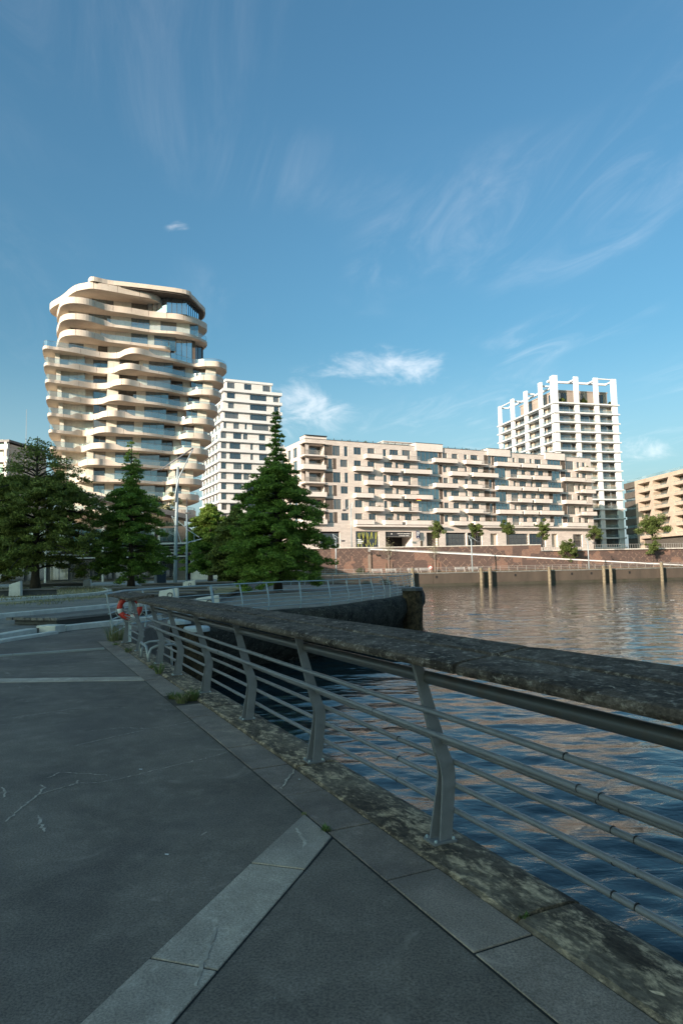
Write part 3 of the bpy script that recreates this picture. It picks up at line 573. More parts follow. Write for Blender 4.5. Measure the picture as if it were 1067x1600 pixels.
# ------------------------------------------------------------------ near railing
def make_post(parent, x, w=0.05, top=True, plate=True, mt='steel'):
    """two bent flat plates, set apart at the foot and meeting above the knee, leaning inland at the top (local y points inland)"""
    cl = spline([(-0.030, 0.036), (-0.050, 0.20), (-0.068, 0.345), (-0.064, 0.43), (-0.028, 0.54), (0.014, 0.68), (0.060, 0.85), (0.102, 1.0), (0.116, 1.05)], 4)
    zs_ = [0, 0.2, 0.40, 0.55, 0.8, 1.1]; ws_ = [0.078, 0.082, 0.090, 0.086, 0.070, 0.052]; gs_ = [0.058, 0.050, 0.030, 0.0135, 0.0135, 0.0135]
    def plate_mesh(sg):
        rings = []
        for y, z in cl:
            hw = np.interp(z, zs_, ws_)/2; g = sg*np.interp(z, zs_, gs_)/2; yo = 0.032*max(0, 1-z/0.46) if sg > 0 else 0
            rings.append([(x+g-0.0065, y+yo-hw, z), (x+g+0.0065, y+yo-hw, z), (x+g+0.0065, y+yo+hw, z), (x+g-0.0065, y+yo+hw, z)])
        return MB().loft(rings)
    post = plate_mesh(-1).build('post', mt, parent, bevel=0.002)
    plate_mesh(1).build('rear_plate', mt, post, bevel=0.002)
    MB().box(x-0.060, x+0.060, -0.085, 0.060, 0.024, 0.040).build('base_plate', mt, post, bevel=0.002)
    for sx in (-0.046, 0.046):
        for sy in (-0.07, 0.045): MB().lathe([(0.009, 0.04), (0.009, 0.05), (0.006, 0.053)], 6, (x+sx, sy)).build('bolt', 'steel_light', post)
    return post
nr = empty('promenade_railing', (*KP, 0), KA)
tag(nr, 'blue grey steel railing with broad weathered timber handrail along the near quay edge', 'railing')
for t in (-3.6, -1.79, 0.0, 1.81, 3.57, 5.35, 7.03, 8.50): make_post(nr, t)
RODS = [(0.050, 0.758, 0.0165), (0.018, 0.634, 0.0165), (-0.020, 0.570, 0.0165), (-0.092, 0.438, 0.0165), (-0.090, 0.312, 0.0165), (-0.076, 0.182, 0.0165)]
ROD_Y = []
for (y, z, r) in RODS:
    yy = y+0.036 if z > 0.6 else y-0.03
    xs = [-5.5+14.6*i/24 for i in range(25)]; rj = random.Random(int(z*1000))
    MB().tube([(x, yy+rj.uniform(-.002, .002), z+rj.uniform(-.003, .003)) for x in xs], r, 10).build('rail', 'steel', nr, smooth=True)
    for x in (-1.28, -1.16, 0.62, 4.4) if z < 0.7 else (-1.13, 2.7): MB().tube([(x, yy, z), (x+0.006, yy, z)], r+0.002, 10).build('rail_sleeve', 'black', nr)
MB().tube([(-5.5+14.6*i/14, 0.040, 0.930) for i in range(15)], 0.036, 14).build('upper_tube', 'tube_dark', nr, smooth=True)
def coping(parent, x0, x1, seed):
    rg = random.Random(seed)
    def plank(prof, nm):
        n = max(6, int((x1-x0)/0.16)); rings = []
        for j in range(n+1):
            x = x0+(x1-x0)*j/n; e = 0.006 if j in (0, n) else 0
            rings.append([(x, y+rg.uniform(-.0012, .0012)+(e if y < 0 else -e)*0.3, z+rg.uniform(-.001, .001)-e*0.5) for y, z in prof])
        MB().loft(rings).build(nm, 'coping_wood', parent, smooth=False, bevel=0.004)
    plank([(0.262, 1.040), (0.272, 1.062), (0.262, 1.086), (0.23, 1.097), (0.14, 1.107), (0.040, 1.116), (0.032, 1.104), (0.030, 1.060), (0.10, 1.046)], 'handrail_plank')
    plank([(0.014, 1.108), (0.006, 1.121), (-0.10, 1.134), (-0.19, 1.144), (-0.215, 1.136), (-0.222, 1.10), (-0.20, 1.085), (0.014, 1.062)], 'handrail_plank')
for i, (a, b) in enumerate(((-5.5, -0.615), (-0.582, 4.45), (4.475, 9.02))): coping(nr, a, b, i+1)
MB().box(-5.3, 8.9, 0.075, 0.155, 1.026, 1.046).build('handrail_bracket', 'tube_dark', nr)
# short railing bay beyond the ladder gap
nb = empty('railing_bay', (*KP, 0), KA); tag(nb, 'short steel railing bay with slab handrail beside the ladder, holding the lifebuoy', 'railing')
for t in (10.64, 12.55): make_post(nb, t, 0.055)
for (y, z, r) in RODS: MB().tube([(10.5, y-0.01, z), (13.1, y-0.01, z)], r, 8).build('rail', 'steel', nb, smooth=True)
coping(nb, 10.05, 13.25, 9)
MB().box(10.2, 13.1, 0.075, 0.155, 1.026, 1.046).build('handrail_bracket', 'tube_dark', nb)
# cross railing at the head of the little basin
def simple_rail(name, pts, label, h=1.08, rods=5, sp=1.75, mt='steel_light', z=0.0, cat='railing', r=0.017, top_r=0.028, lean=0.09):
    pts = [Vector((p[0], p[1], 0)) for p in pts]; e = empty(name, (pts[0].x, pts[0].y, z)); tag(e, label, cat); o0 = pts[0]
    d = [0]
    for i in range(1, len(pts)): d.append(d[-1]+(pts[i]-pts[i-1]).length)
    def at(x):
        x = min(max(x, 0), d[-1])
        for i in range(1, len(d)):
            if x <= d[i] or i == len(d)-1:
                f = (x-d[i-1])/(d[i]-d[i-1]); return pts[i-1].lerp(pts[i], f)-o0, (pts[i]-pts[i-1]).normalized()
    n = max(1, round(d[-1]/sp))
    for k in range(n+1):
        p, t = at(d[-1]*k/n); nn = Vector((-t.y, t.x, 0))
        sec = [(0, 0.0), (-0.03, 0.18), (-0.045, 0.38), (-0.02, 0.52), (0.03, 0.78), (lean, h)]
        rings = []
        for (y, zz) in sec:
            c = p+nn*y+Vector((0, 0, zz)); rings.append([c+t*0.03+nn*0.010, c+t*0.03-nn*0.010, c-t*0.03-nn*0.010, c-t*0.03+nn*0.010])
        MB().loft(rings).build('post', mt, e)
    m = max(2, int(d[-1]/0.9))
    def line(y, zz, rr, nm):
        q = []
        for k in range(m+1):
            p, t = at(d[-1]*k/m); q.append(p+Vector((-t.y, t.x, 0))*y+Vector((0, 0, zz)))
        MB().tube(q, rr, 6).build(nm, mt, e, smooth=True)
    line(lean, h, top_r, 'top_rail')
    for j in range(rods):
        zz = 0.16+j*(h-0.32)/rods; line(-0.05+0.03*j, zz, r, 'rail')
    return e
simple_rail('basin_railing', [(-5.45, 16.1), (-5.95, 19.0), (-5.2, 22.4), (-4.5, 23.6)], 'pale steel railing across the head of the small basin behind the lifebuoy')
near_edge = [tuple(p) for p in spline([(-4.5, 23.8), (-2.75, 27.1), (-1.06, 28.6), (0.1, 30.5), (1.35, 33.7), (2.1, 35.5)], 5)]
simple_rail('jetty_railing', near_edge, 'pale grey steel railing along the near side of the jetty below the tall conifer')
simple_rail('jetty_railing', [tuple(p) for p in spline([(2.5, 36.9), (3.8, 41.3), (4.9, 47.6), (5.3, 54), (4.7, 59.8), (3.2, 64.8), (0.8, 68.1), (-1.8, 70), (-8.5, 74)], 5)], 'pale grey steel railing curving round the jetty tip and back along its far side')
# lifebuoy
def ring_seg(m, a0, a1, R0, r, n=6, k=10):
    rings = []
    for i in range(n+1):
        a = a0+(a1-a0)*i/n; c = Vector((R0*math.cos(a), 0, R0*math.sin(a))); e = Vector((math.cos(a), 0, math.sin(a)))
        rings.append([c+(e*math.cos(2*math.pi*j/k)+Vector((0, 0.75, 0))*math.sin(2*math.pi*j/k))*r for j in range(k)])
    m.loft(rings); return m
lb = empty('lifebuoy', (-4.70, 15.15, 0.80), R(12)); tag(lb, 'red and white lifebuoy hung on the short railing bay', 'lifebuoy')
for i in range(4):
    a = math.pi/2*i+0.5; ring_seg(MB(), a, a+1.15, 0.215, 0.06, 8).build('red_segment', 'ring_red', lb, smooth=True); ring_seg(MB(), a+1.15, a+math.pi/2, 0.215, 0.061, 4).build('white_band', 'white_paint', lb, smooth=True)
rp = [(0.285*math.cos(a)*(1+0.05*math.sin(4*a)), -0.03+0.02*math.sin(3*a), 0.285*math.sin(a)-0.02*abs(math.cos(2*a))) for a in [2*math.pi*i/40 for i in range(41)]]
MB().tube(rp, 0.009, 6).build('grab_rope', 'rope', lb, smooth=True)
MB().box(-0.03, 0.03, 0.04, 0.09, -0.75, 0.34).box(-0.22, 0.22, 0.05, 0.09, 0.12, 0.17).build('holder', 'steel_light', lb)
MB().tube([(0.24, -0.02, -0.08), (0.34, 0, -0.18), (0.5, 0.02, -0.14), (0.66, 0.04, -0.2), (0.8, 0.05, -0.3), (0.86, 0.05, -0.5)], 0.008, 6).build('throw_line', 'rope', lb, smooth=True)
# quay ladder with bent tube stringers
ld = empty('quay_ladder', (*KP, 0), KA); tag(ld, 'pale tubular quay ladder arching over the kerb between the railing bays', 'ladder')
for t in (8.82, 9.62):
    pts = [(t, 0.10, 0.03), (t+0.02, 0.09, 0.16), (t+0.03, 0.05, 0.25), (t+0.03, -0.05, 0.29), (t+0.03, -0.33, 0.30), (t+0.03, -0.43, 0.24), (t+0.03, -0.46, 0.10), (t+0.03, -0.46, -2.4)]
    MB().tube(pts, 0.024, 10).build('stringer', 'galvanised', ld, smooth=True)
MB().tube([(8.80, 0.10, 0.03), (8.88, 0.11, 0.20), (8.98, 0.115, 0.28), (9.5, 0.115, 0.30), (9.64, 0.11, 0.22), (9.70, 0.10, 0.03)], 0.024, 10).build('hoop', 'galvanised', ld, smooth=True)
for k in range(8): MB().tube([(8.86, -0.46, -0.05-0.29*k), (9.64, -0.46, -0.05-0.29*k)], 0.016, 8).build('rung', 'galvanised', ld, smooth=True)
# mooring piles in and around the basin
def pile(loc, r, top, label, group=None, cap='cap_grey', n=14, cap_h=0.10, wood='pile_wood', seed=1, ring=True):
    e = empty('mooring_pile', (loc[0], loc[1], WATER-1.2)); tag(e, label, 'pile', group); h = top-(WATER-1.2); rg = random.Random(seed); rings = []
    for k in range(8):
        z = h*k/7; rings.append([((r*(1+rg.uniform(-.06, .06)))*math.cos(2*math.pi*j/n), (r*(1+rg.uniform(-.06, .06)))*math.sin(2*math.pi*j/n), z) for j in range(n)])
    MB().loft(rings).build('shaft', wood, e)
    if cap: MB().lathe([(r*1.06, h-cap_h), (r*1.10, h-cap_h+0.01), (r*1.10, h), (r*0.98, h+0.04), (r*0.4, h+0.055)], n).build('cap', cap, e)
    return e
pile((-4.05, 19.0), 0.33, 0.02, 'brown timber pile with pale round cap in the basin behind the railing', seed=2)
pile((-5.05, 21.2), 0.33, 0.07, 'brown timber pile with flat pale cap beside the lifebuoy', seed=3)
pile((3.72, 37.1), 0.52, 0.44, 'thick dark timber fender pile standing against the jetty tip', cap='dark_metal', seed=4, cap_h=0.14)
# far quay piles
for i, (u, Y, h, lab) in enumerate(((12.9, 126.6, 1.5, 'tall weathered mooring pile nearest the jetty on the far quay'), (25.9, 128.2, 1.25, 'paired mooring pile below the white ramp, the one toward the jetty'), (27.6, 128.5, 1.3, 'paired mooring pile below the white ramp, the one away from the jetty'), (39.3, 130.3, 1.2, 'single mooring pile halfway along the far quay'), (50.3, 132.0, 1.15, 'paired mooring pile beneath the white lamp, the one toward the jetty'), (51.7, 132.2, 1.25, 'paired mooring pile beneath the white lamp, the one away from the jetty'), (62.3, 133.8, 1.6, 'last mooring pile along the far quay toward the sandstone building'))):
    pile((u, Y+0.35), 0.30, h, lab, 'mooring piles along the far quay', cap='old_concrete', wood='old_pile', seed=20+i)

# ------------------------------------------------------------------ curved residential tower
def curved_tower():
    T = empty('curved_tower', (-61.92, 140.0, 0), R(20.85))
    tag(T, 'tall cream apartment tower with stacked wavy balconies, set behind the conifers', 'apartment tower')
    rg = random.Random(11)
    R4 = [(0.1, 1.5), (2.5, 2.2), (6, 1.4), (11.3, -0.5), (14.8, -0.1), (16.5, 3.0), (18.4, 4.5), (21.9, 3.2), (26.7, 1.4), (30.6, -0.9), (32.2, -1.4), (34, -0.4), (36.8, 0.0), (39.0, -2.0), (39.6, -6.0)]
    R9 = [(1.4, 0.2), (3.2, 0.6), (6, -0.3), (8.4, -1.4), (9.8, 0.4), (11, 2.8), (13, 4.0), (15.5, 3.2), (21, 2.6), (26.5, 0.2), (28, -0.2), (29.6, 1.6), (33, 1.6), (35.2, -0.6), (35.7, -5.0)]
    TT = [(2.9, -4.4), (3.5, -0.9), (5.2, 1.3), (8.4, 1.6), (12.8, -0.6), (17.1, -1.0), (22.4, -1.8), (27.7, -1.3), (31, -2.2), (33.7, -4.2), (35.6, -7.3)]
    def lerp(k): return [((1-k)*a[0]+k*b[0], (1-k)*a[1]+k*b[1]) for a, b in zip(R4, R9)]
    # rows: z of slab underside, outline, back points, thickness control (a, thickness)
    rows = []
    for k in range(11):
        f = k/5.0; fr = lerp(f); x0 = fr[0][0]; x1 = fr[-1][0]
        back = [(x1-1.5, -14), (x1-6, -26), (x0+16, -28), (x0+3, -22), (x0+0.4, -9)]
        c = 18.4-5.4*f
        th = [(-9, 0.62), (x0+4.4, 0.62), (x0+6.2-0.5*f, 1.24), (c+2.2, 1.28), (c+4.4, 0.56), (fr[9][0]+0.5, 0.56), (fr[11][0]-0.2, 1.24), (60, 1.24)]
        rows.append((48.35-3.45*k, fr, back, th))
    tb = [(34.5, -14), (31, -24), (16, -27), (5, -22), (2.4, -12)]
    rows = [(59.0, TT, tb, [(-9, 1.4), (60, 1.4)]), (55.5, TT, tb, [(-9, 1.3), (12, 1.3), (14.6, 0.6), (60, 0.6)]),
            (52.0, TT[:6]+[(22.0, -1.6), (25.3, -1.9), (26.6, -3.4), (26.4, -6)], [(26, -20), (16, -25), (5, -21), (2.4, -12)], [(-9, 1.3), (11, 1.3), (13.6, 0.6), (60, 0.6)])]+rows
    rows.insert(0, (62.5, [(0.6, -14), (3.4, -7.5), (5.8, -1.5), (8, 1.0), (10.5, 2.0), (18, 0.9), (22, 0.1), (24.3, -2.2), (24.0, -5.0)], [(20, -14), (10, -20), (3, -19)], [(-9, 1.5), (60, 1.2)]))
    def interp(tab, a):
        for (a0, t0), (a1, t1) in zip(tab, tab[1:]):
            if a <= a1:
                f = min(max((a-a0)/(a1-a0), 0), 1); return t0+(t1-t0)*f*f*(3-2*f)
        return tab[-1][1]
    def off(loop, d):
        n = len(loop); out = []
        for i in range(n):
            a = loop[i-2]; b = loop[(i+2) % n]; t = Vector((b[0]-a[0], b[1]-a[1])).normalized(); out.append((loop[i][0]+t.y*d, loop[i][1]-t.x*d))
        return out
    for ri, (zb, fr, back, th) in enumerate(rows):
        loop = [(p[0], -p[1]) for p in rounded(fr+back, 7)]         # local y is inward
        ar = sum(loop[i-1][0]*loop[i][1]-loop[i][0]*loop[i-1][1] for i in range(len(loop)))
        if ar < 0: loop = loop[::-1]
        n = len(loop); inn = off(loop, -0.22)
        tk = [interp(th, p[0]) for p in loop]
        MB().prism(off(loop, -0.12), zb+0.03, zb+0.5).build('floor_slab', 'tower_cream', T)
        # parapet broken into the precast pieces
        nfront = (len(fr))*7
        start = 0; segs = []
        L_ = 0
        for i in range(n):
            L_ += math.dist(loop[i], loop[(i+1) % n])
            if L_ > (3.6 if ri else 4.2) or i == n-1: segs.append((start, i+1)); start = i+1; L_ = 0
        for (a, b) in segs:
            idx = [i % n for i in range(a, b+1)]; rings = []
            for q, i in enumerate(idx):
                p = Vector(loop[i]); g_ = Vector((0, 0))
                if q == 0: g_ = (Vector(loop[idx[1]])-p).normalized()*0.045
                if q == len(idx)-1: g_ = (Vector(loop[idx[-2]])-p).normalized()*0.045
                o = p+g_; r_ = Vector(inn[i])+g_
                rings.append([(o.x, o.y, zb), (o.x, o.y, zb+tk[i]), (r_.x, r_.y, zb+tk[i]), (r_.x, r_.y, zb)])
            MB().loft(rings).build('balcony_panel', 'tower_cream', T, smooth=False)
        # glass balustrade where the parapet is low
        run = []
        def flush():
            if len(run) > 2:
                m = MB(); m.loft([[(*off1[i], zb+tk[i]-0.02) for i in run], [(*off1[i], zb+1.75) for i in run]], closed=False, cap=False); m.build('glass_balustrade', 'glass_rail', T)
                MB().tube([(*off1[i], zb+1.76) for i in run], 0.03, 4).build('balustrade_rail', 'rail_grey', T)
        off1 = off(loop, -0.16)
        for i in range(n):
            if tk[i] < 1.25 and loop[i][1] < 9: run.append(i)
            else: flush(); run = []
        flush()
    # walls and windows between the slabs
    plan = {  # storey index from top (0 = below roof): list of (a0, a1, kind)
        0: [(6, 9.6, 'w'), (9.6, 14.2, 'g'), (14.2, 18, 'w'), (18, 24, 'g')],
        1: [(5, 9, 'w'), (9, 13.6, 'g'), (13.6, 18, 'w'), (18, 22, 'g'), (22, 24.4, 'w'), (24.4, 28, 'g'), (28, 31, 'w'), (31, 33, 'g')],
        2: [(5, 8.5, 'd'), (8.5, 13, 'w'), (13, 18, 'w'), (18, 21.6, 'g'), (21.6, 23, 'w'), (23, 27.8, 'g')],
        3: [(5, 8, 'g'), (8, 11, 'w'), (11, 13, 'd'), (13, 17, 'w'), (17, 19, 'd'), (19, 24, 'w'), (24, 26.5, 'w')]}
    kinds = 'wgwdwgwwgdwgw'
    for si in range(len(rows)-1):
        zt = rows[si][0]; z0 = rows[si+1][0]+0.5; fr = rows[si+1][1]; yb = 2.6 if si > 3 else 3.6
        if si in plan: pl = plan[si]
        else:
            f = (si-4)/5; xa = fr[0][0]+2.0; xb = fr[-1][0]-2.2; pl = []; x = xa
            base = [1.0, 5.4, 1.8, 3.2, 2.6, 4.4, 2.2, 5.6, 3.2, 2.0, 3.0, 2.4]; kk = ['w', 'g' if si < 6 else 'w', 'w', 'd' if si % 2 else 'g', 'w', 'g' if si > 6 else 'd', 'w', 'g', 'd', 'w', 'g' if si % 2 else 'd', 'w']
            sc = (xb-xa)/sum(base)
            for b, q in zip(base, kk): w = b*sc*1.0; pl.append((x, x+w, q)); x += w
        fa = [p[0] for p in fr]; fb = [p[1] for p in fr]
        def wall_y(a, b):
            return max(0.2, -float(np.interp((a+b)/2, fa, fb))+2.1) if si > 3 else yb
        MB().box(pl[0][0], pl[-1][1], yb+3.0, yb+3.2, z0-0.3, zt+0.3).build('inner_wall', 'tower_wall', T)
        for (a, b, q) in pl:
            ya = wall_y(a, b)
            if q == 'w':
                nn = max(1, round((b-a)/1.6))
                for j in range(nn): MB().box(a+(b-a)*j/nn+0.012, a+(b-a)*(j+1)/nn-0.012, ya, yb+2.9, z0-0.25, zt+0.25).build('wall_panel', 'tower_wall', T)
            elif q == 'g': window(T, a, b, z0-0.25, zt+0.25, ya+0.2, 'pane_curtain' if a < 6 and si > 3 else 'pane_teal' if (int(a*7)+si) % 3 else 'pane_warm', 'frame_bronze', nm=max(2, round((b-a)/1.5)))
            else: window(T, a, b, z0-0.25, zt+0.25, ya+0.7, 'pane_dark', 'frame_bronze', nm=max(1, round((b-a)/1.6)))
        ya = yb
        # side returns
        xa, xb = pl[0][0], pl[-1][1]
        MB().box(xa, xa+0.3, ya+0.3, 20, z0-0.25, zt+0.25).build('wall_panel', 'tower_wall', T); MB().box(xb-0.3, xb, ya+0.3, 20, z0-0.25, zt+0.25).build('wall_panel', 'tower_wall', T)
    # main roof plate, glazed penthouse and corner glazing
    ro = [(p[0], -p[1]) for p in rounded([(8.8, 0.6), (14, 1.6), (28.5, 1.6), (31.2, -1.0), (33.2, -4.5), (35.6, -9.5), (34, -16), (22, -24), (12, -20)], 7)]
    MB().prism(ro, 64.05, 65.0).build('roof_plate', 'tower_cream', T)
    MB().prism([((p[0]-22)*0.97+22, (p[1]-9)*0.97+9) for p in ro], 63.75, 64.06).build('roof_soffit', 'taupe_panel', T)
    def glazed(pts, z0, z1, sp=1.25, mt='pane_sky'):
        d = [0]
        for i in range(1, len(pts)): d.append(d[-1]+math.dist(pts[i-1], pts[i]))
        for i in range(1, len(pts)):
            a = Vector(pts[i-1]); b = Vector(pts[i]); n = max(1, round((b-a).length/sp))
            for k in range(n):
                p = a.lerp(b, (k+0.02)/n); q = a.lerp(b, (k+0.98)/n)
                MB().quad((p.x, p.y, z0), (q.x, q.y, z0), (q.x, q.y, z1), (p.x, p.y, z1)).build('glazing_pane', mt, T)
                t = (b-a).normalized(); c = a.lerp(b, k/n); MB().box(c.x-0.05, c.x+0.05, c.y-0.08, c.y+0.06, z0, z1).build('mullion', 'frame_dark', T)
    glazed([(21.5, 3.4), (25.5, 1.3), (30.0, 1.3), (33.6, 7.4)], 60.3, 63.78)
    MB().box(9, 32, 9.4, 22, 60, 63.7).build('penthouse_core', 'taupe_panel', T)
    glazed([(26.8, 4.4), (31.6, 4.6)], 49.0, 55.2, 1.2); glazed([(32.4, 6.4), (34.4, 8.2)], 49.0, 55.2, 1.1, 'pane_dark')
    MB().box(31.6, 32.4, 4.7, 6.4, 48.8, 55.3).box(34.2, 34.8, 8.2, 16, 48.8, 55.3).build('dark_pier', 'taupe_panel', T)
    for (x, y, z0, z1) in ((33.0, 5.4, 56.2, 59.0), (22.9, 2.9, 60.6, 62.6), (10.2, 2.6, 24.9, 27.4)): MB().lathe([(0.28, z0), (0.28, z1)], 12, (x, y)).build('column', 'tower_cream', T, smooth=True)
    MB().box(20, 21.6, 6, 7.5, 65.0, 65.7).tube([(20.5, 5, 65), (20.5, 5, 66.6)], 0.12, 6).build('roof_vent', 'dark_metal', T)
    MB().box(8, 30, 6, 20, 0, 14.2).build('lower_core', 'tower_wall', T)
curved_tower()

# ------------------------------------------------------------------ long beige apartment block on the terrace
def beige_block():
    T = empty('apartment_block', (-8.19, 158.0, 0), R(26.22))
    tag(T, 'long beige seven storey apartment block with staggered balconies above the brick wall', 'apartment block')
    L_ = 90.6; D_ = 16
    A = dict(win=[(12.8, 14.9), (16.6, 18.6), (20.9, 21.9), (22.8, 25.4), (38.6, 40.1), (41.5, 43.4), (45.4, 46.4), (47.5, 49.9), (61.6, 62.5), (63.7, 66.1), (67.6, 68.5), (69.4, 71.8), (85.1, 86.2), (87.2, 88.4)],
             tall=[(7.1, 9.2), (10.2, 11.2), (26.4, 28.9), (53.2, 54.4), (80.7, 83.9)], bay=[(30.8, 37.3), (55.2, 60.1), (74.0, 79.0)],
             pan=[(4.95, 7.1), (37.3, 38.4), (51.9, 53.2), (54.4, 55.2), (79.0, 80.7)],
             sol=[(15.5, 20.0), (22.4, 27.0), (35.2, 42.3), (44.9, 49.9), (55.2, 62.9), (63.7, 68.7), (69.5, 77.9), (86.2, 90.5)], rail=[(27.05, 30.7), (49.95, 51.9), (83.9, 86.15)])
    B = dict(win=[(9.1, 11.1), (12.8, 14.8), (16.5, 18.5), (21.1, 23.5), (24.4, 25.3), (38.6, 39.8), (40.9, 43.5), (45.5, 46.3), (47.6, 50.0), (64.5, 66.0), (67.6, 69.4), (70.5, 72.5), (84.8, 86.0), (87.0, 88.6)],
             tall=[(5.9, 7.1), (26.7, 28.8), (53.4, 54.1), (60.7, 63.3), (80.5, 82.8)], bay=[(31.0, 37.3), (55.3, 59.1), (75.5, 78.6)],
             pan=[(4.85, 5.9), (7.1, 8.1), (37.3, 38.4), (51.5, 53.4), (54.1, 55.3), (74.1, 75.5), (78.8, 80.5)],
             sol=[(12.4, 17.2), (20.2, 25.0), (26.2, 34.2), (40.3, 45.4), (47.1, 55.3), (62.8, 66.6), (67.6, 73.8), (78.8, 86.6)], rail=[(59.1, 62.75), (86.65, 90.4)])
    zf = lambda f: 12.1+3.22*(f-1)
    ops = []
    for f in range(1, 7):
        S = A if f % 2 == 0 else B; z = zf(f)
        for (a, b) in S['win']: ops.append((a, b, z+0.95, z+2.72, 0.28))
        for (a, b) in S['tall']: ops.append((a, b, z+0.35, z+2.82, 0.28))
        for (a, b) in S['bay']: ops.append((a, b, z+0.30, z+2.92, 0.22))
        for (a, b) in S['pan']: ops.append((a, b, z+0.30, z+2.92, 0.14))
        ops.append((0.0, 4.85, z+0.28, z+2.78, 2.3))
    gops = [(12.8, 19.1, 6.6, 10.5, 0.4), (21.0, 28.7, 6.2, 10.45, 5.0), (32.9, 36.3, 6.2, 10.3, 1.2), (38.7, 45.2, 6.3, 10.3, 0.6), (45.6, 50.3, 6.3, 10.3, 0.6), (53.0, 55.4, 6.3, 10.1, 0.8), (58.3, 66.0, 6.4, 10.1, 0.6), (66.3, 72.1, 6.4, 10.1, 0.6), (74.3, 76.6, 6.4, 10.1, 0.8), (82.3, 85.9, 6.4, 10.0, 0.6), (3.4, 8.6, 6.3, 10.4, 0.6)]
    m = MB(); holed_wall(m, 0, L_, 4.2, 32.2, ops+gops, 0, 0.28, skip_left=True)
    m.box(L_-0.3, L_, 0.3, D_, 4.2, 32.2); m.build('front_wall', 'beige_stone', T)
    # body behind the loggias, roof
    MB().box(0.4, L_-0.4, 5.2, D_, 4.2, 31.6).box(5.0, L_-0.4, 1.0, 5.2, 11.0, 31.6).build('core_wall', 'beige_stone', T)
    rf = MB().box(0.05, L_-0.05, 0.25, D_, 31.62, 31.8).build('roof', 'grey_roof', T)
    MB().box(-0.08, L_+0.05, -0.08, 0.3, 32.2, 32.3).build('parapet_cap', 'dark_metal', rf)
    for (a, b, z) in ((-0.02, 5.6, 33.0), (30.3, 38.5, 33.05), (53.0, 60.6, 32.95), (73.0, 80.4, 33.0)):
        bx = MB().box(a, b, -0.35 if a > 0 else -0.03, 3.0, 31.05 if a > 0 else 32.31, z).build('parapet_box', 'beige_balcony', T); MB().box(a-0.05, b+0.05, -0.42, 3.0, z, z+0.1).build('parapet_cap', 'dark_metal', bx)
    MB().box(24, 36, 5, 12, 31.8, 33.9).box(24-0.2, 36.2, 4.8, 12.2, 33.9, 34.1).build('roof_pavilion', 'beige_stone', rf)
    MB().box(60, 75, 6, 12, 31.8, 33.6).build('roof_pavilion', 'grey_roof', rf)
    for (a, b) in ((6, 29.5), (39, 52.5), (61, 72.5), (81, 90)):
        m = MB(); n = int((b-a)/2.0)
        for k in range(n+1): x = a+(b-a)*k/n; m.box(x-0.05, x+0.05, 1.2, 1.3, 31.8, 33.0)
        m.build('roof_rail_post', 'frame_dark', rf); MB().quad((a, 1.25, 31.9), (b, 1.25, 31.9), (b, 1.25, 32.9), (a, 1.25, 32.9)).build('roof_rail_glass', 'glass_rail', rf)
    for (x, y) in ((13, 3), (17.5, 2.4), (43, 3), (48, 2.5), (66, 3)): plant_clump(rf, 'roof_shrub', (x, y, 31.7), 0.8)
    for f in range(1, 7):
        S = A if f % 2 == 0 else B; z = zf(f)
        for (a, b) in S['win']: window(T, a, b, z+0.95, z+2.72, 0.26, 'pane', 'frame_bronze', nm=max(1, round((b-a)/0.95)))
        for (a, b) in S['tall']: window(T, a, b, z+0.35, z+2.82, 0.26, 'pane', 'frame_bronze')
        for (a, b) in S['bay']: window(T, a, b, z+0.30, z+2.92, 0.20, 'pane_teal', 'frame_bronze', nm=max(2, round((b-a)/1.3)))
        for (a, b) in S['pan']: MB().box(a, b, 0.10, 0.16, z+0.30, z+2.92).build('cladding_panel', 'taupe_panel', T)
        for (a, b) in S['sol']:
            yo = -1.55; thin = (b-a) > 6.5
            bm = MB().box(a, b, yo, 0.02, z, z+0.24).box(a, b, yo, yo+0.16, z+0.24, z+1.08).box(a, a+0.16, yo+0.16, 0.0, z+0.24, z+1.08).box(b-0.16, b, yo+0.16, 0.0, z+0.24, z+1.08)
            bl = bm.build('balcony', 'beige_balcony', T); MB().box(a-0.02, b+0.02, yo-0.02, yo+0.18, z+1.08, z+1.15).build('parapet_cap', 'frame_bronze', bl)
            MB().box(a+0.06, b-0.06, yo+0.06, -0.02, z-0.05, z+0.0).build('balcony_soffit', 'frame_bronze', bl)
        for (a, b) in S['rail']:
            bl = MB().box(a, b, -1.5, 0.02, z, z+0.22).build('balcony', 'beige_balcony', T); bar_rail(a, b, -1.45, z+0.22, z+1.1).build('railing', 'rail_grey', bl)
        # corner loggia
        window(T, 0.9, 4.85, z+0.28, z+2.78, 2.28, 'pane_dark', 'frame_bronze', nm=3)
        low = f % 2 == 0
        lg = MB().box(-0.9 if not low else -0.3, 5.0, -0.9 if not low else -0.3, 2.3, z-0.05, z+0.27).build('loggia_slab', 'beige_balcony', T)
        if not low: MB().box(-0.9, 5.0, -0.9, -0.75, z+0.27, z+1.05).box(-0.9, -0.75, -0.75, 2.3, z+0.27, z+1.05).build('loggia_parapet', 'beige_balcony', lg)
        bar_rail(-0.2 if low else -0.8, 4.9, -0.2 if low else -0.82, z+(0.27 if low else 1.05), z+1.3).build('railing', 'rail_grey', lg)
        MB().box(-0.5, 5.0, -0.5, 2.2, z+2.83, z+2.95).build('loggia_soffit', 'frame_bronze', lg)
    # long canopy slab over the ground floor
    MB().box(12.4, 38.2, -1.4, 0.0, 11.55, 11.98).build('canopy', 'beige_balcony', T); MB().box(50, 90.5, -1.3, 0.0, 11.6, 11.98).build('canopy', 'beige_balcony', T)
    # side wall facing the trees
    so = []
    for f in range(1, 7):
        z = zf(f); so += [(5.0, 7.5, z+0.4, z+2.75), (9.0, 11.0, z+0.4, z+2.75)]
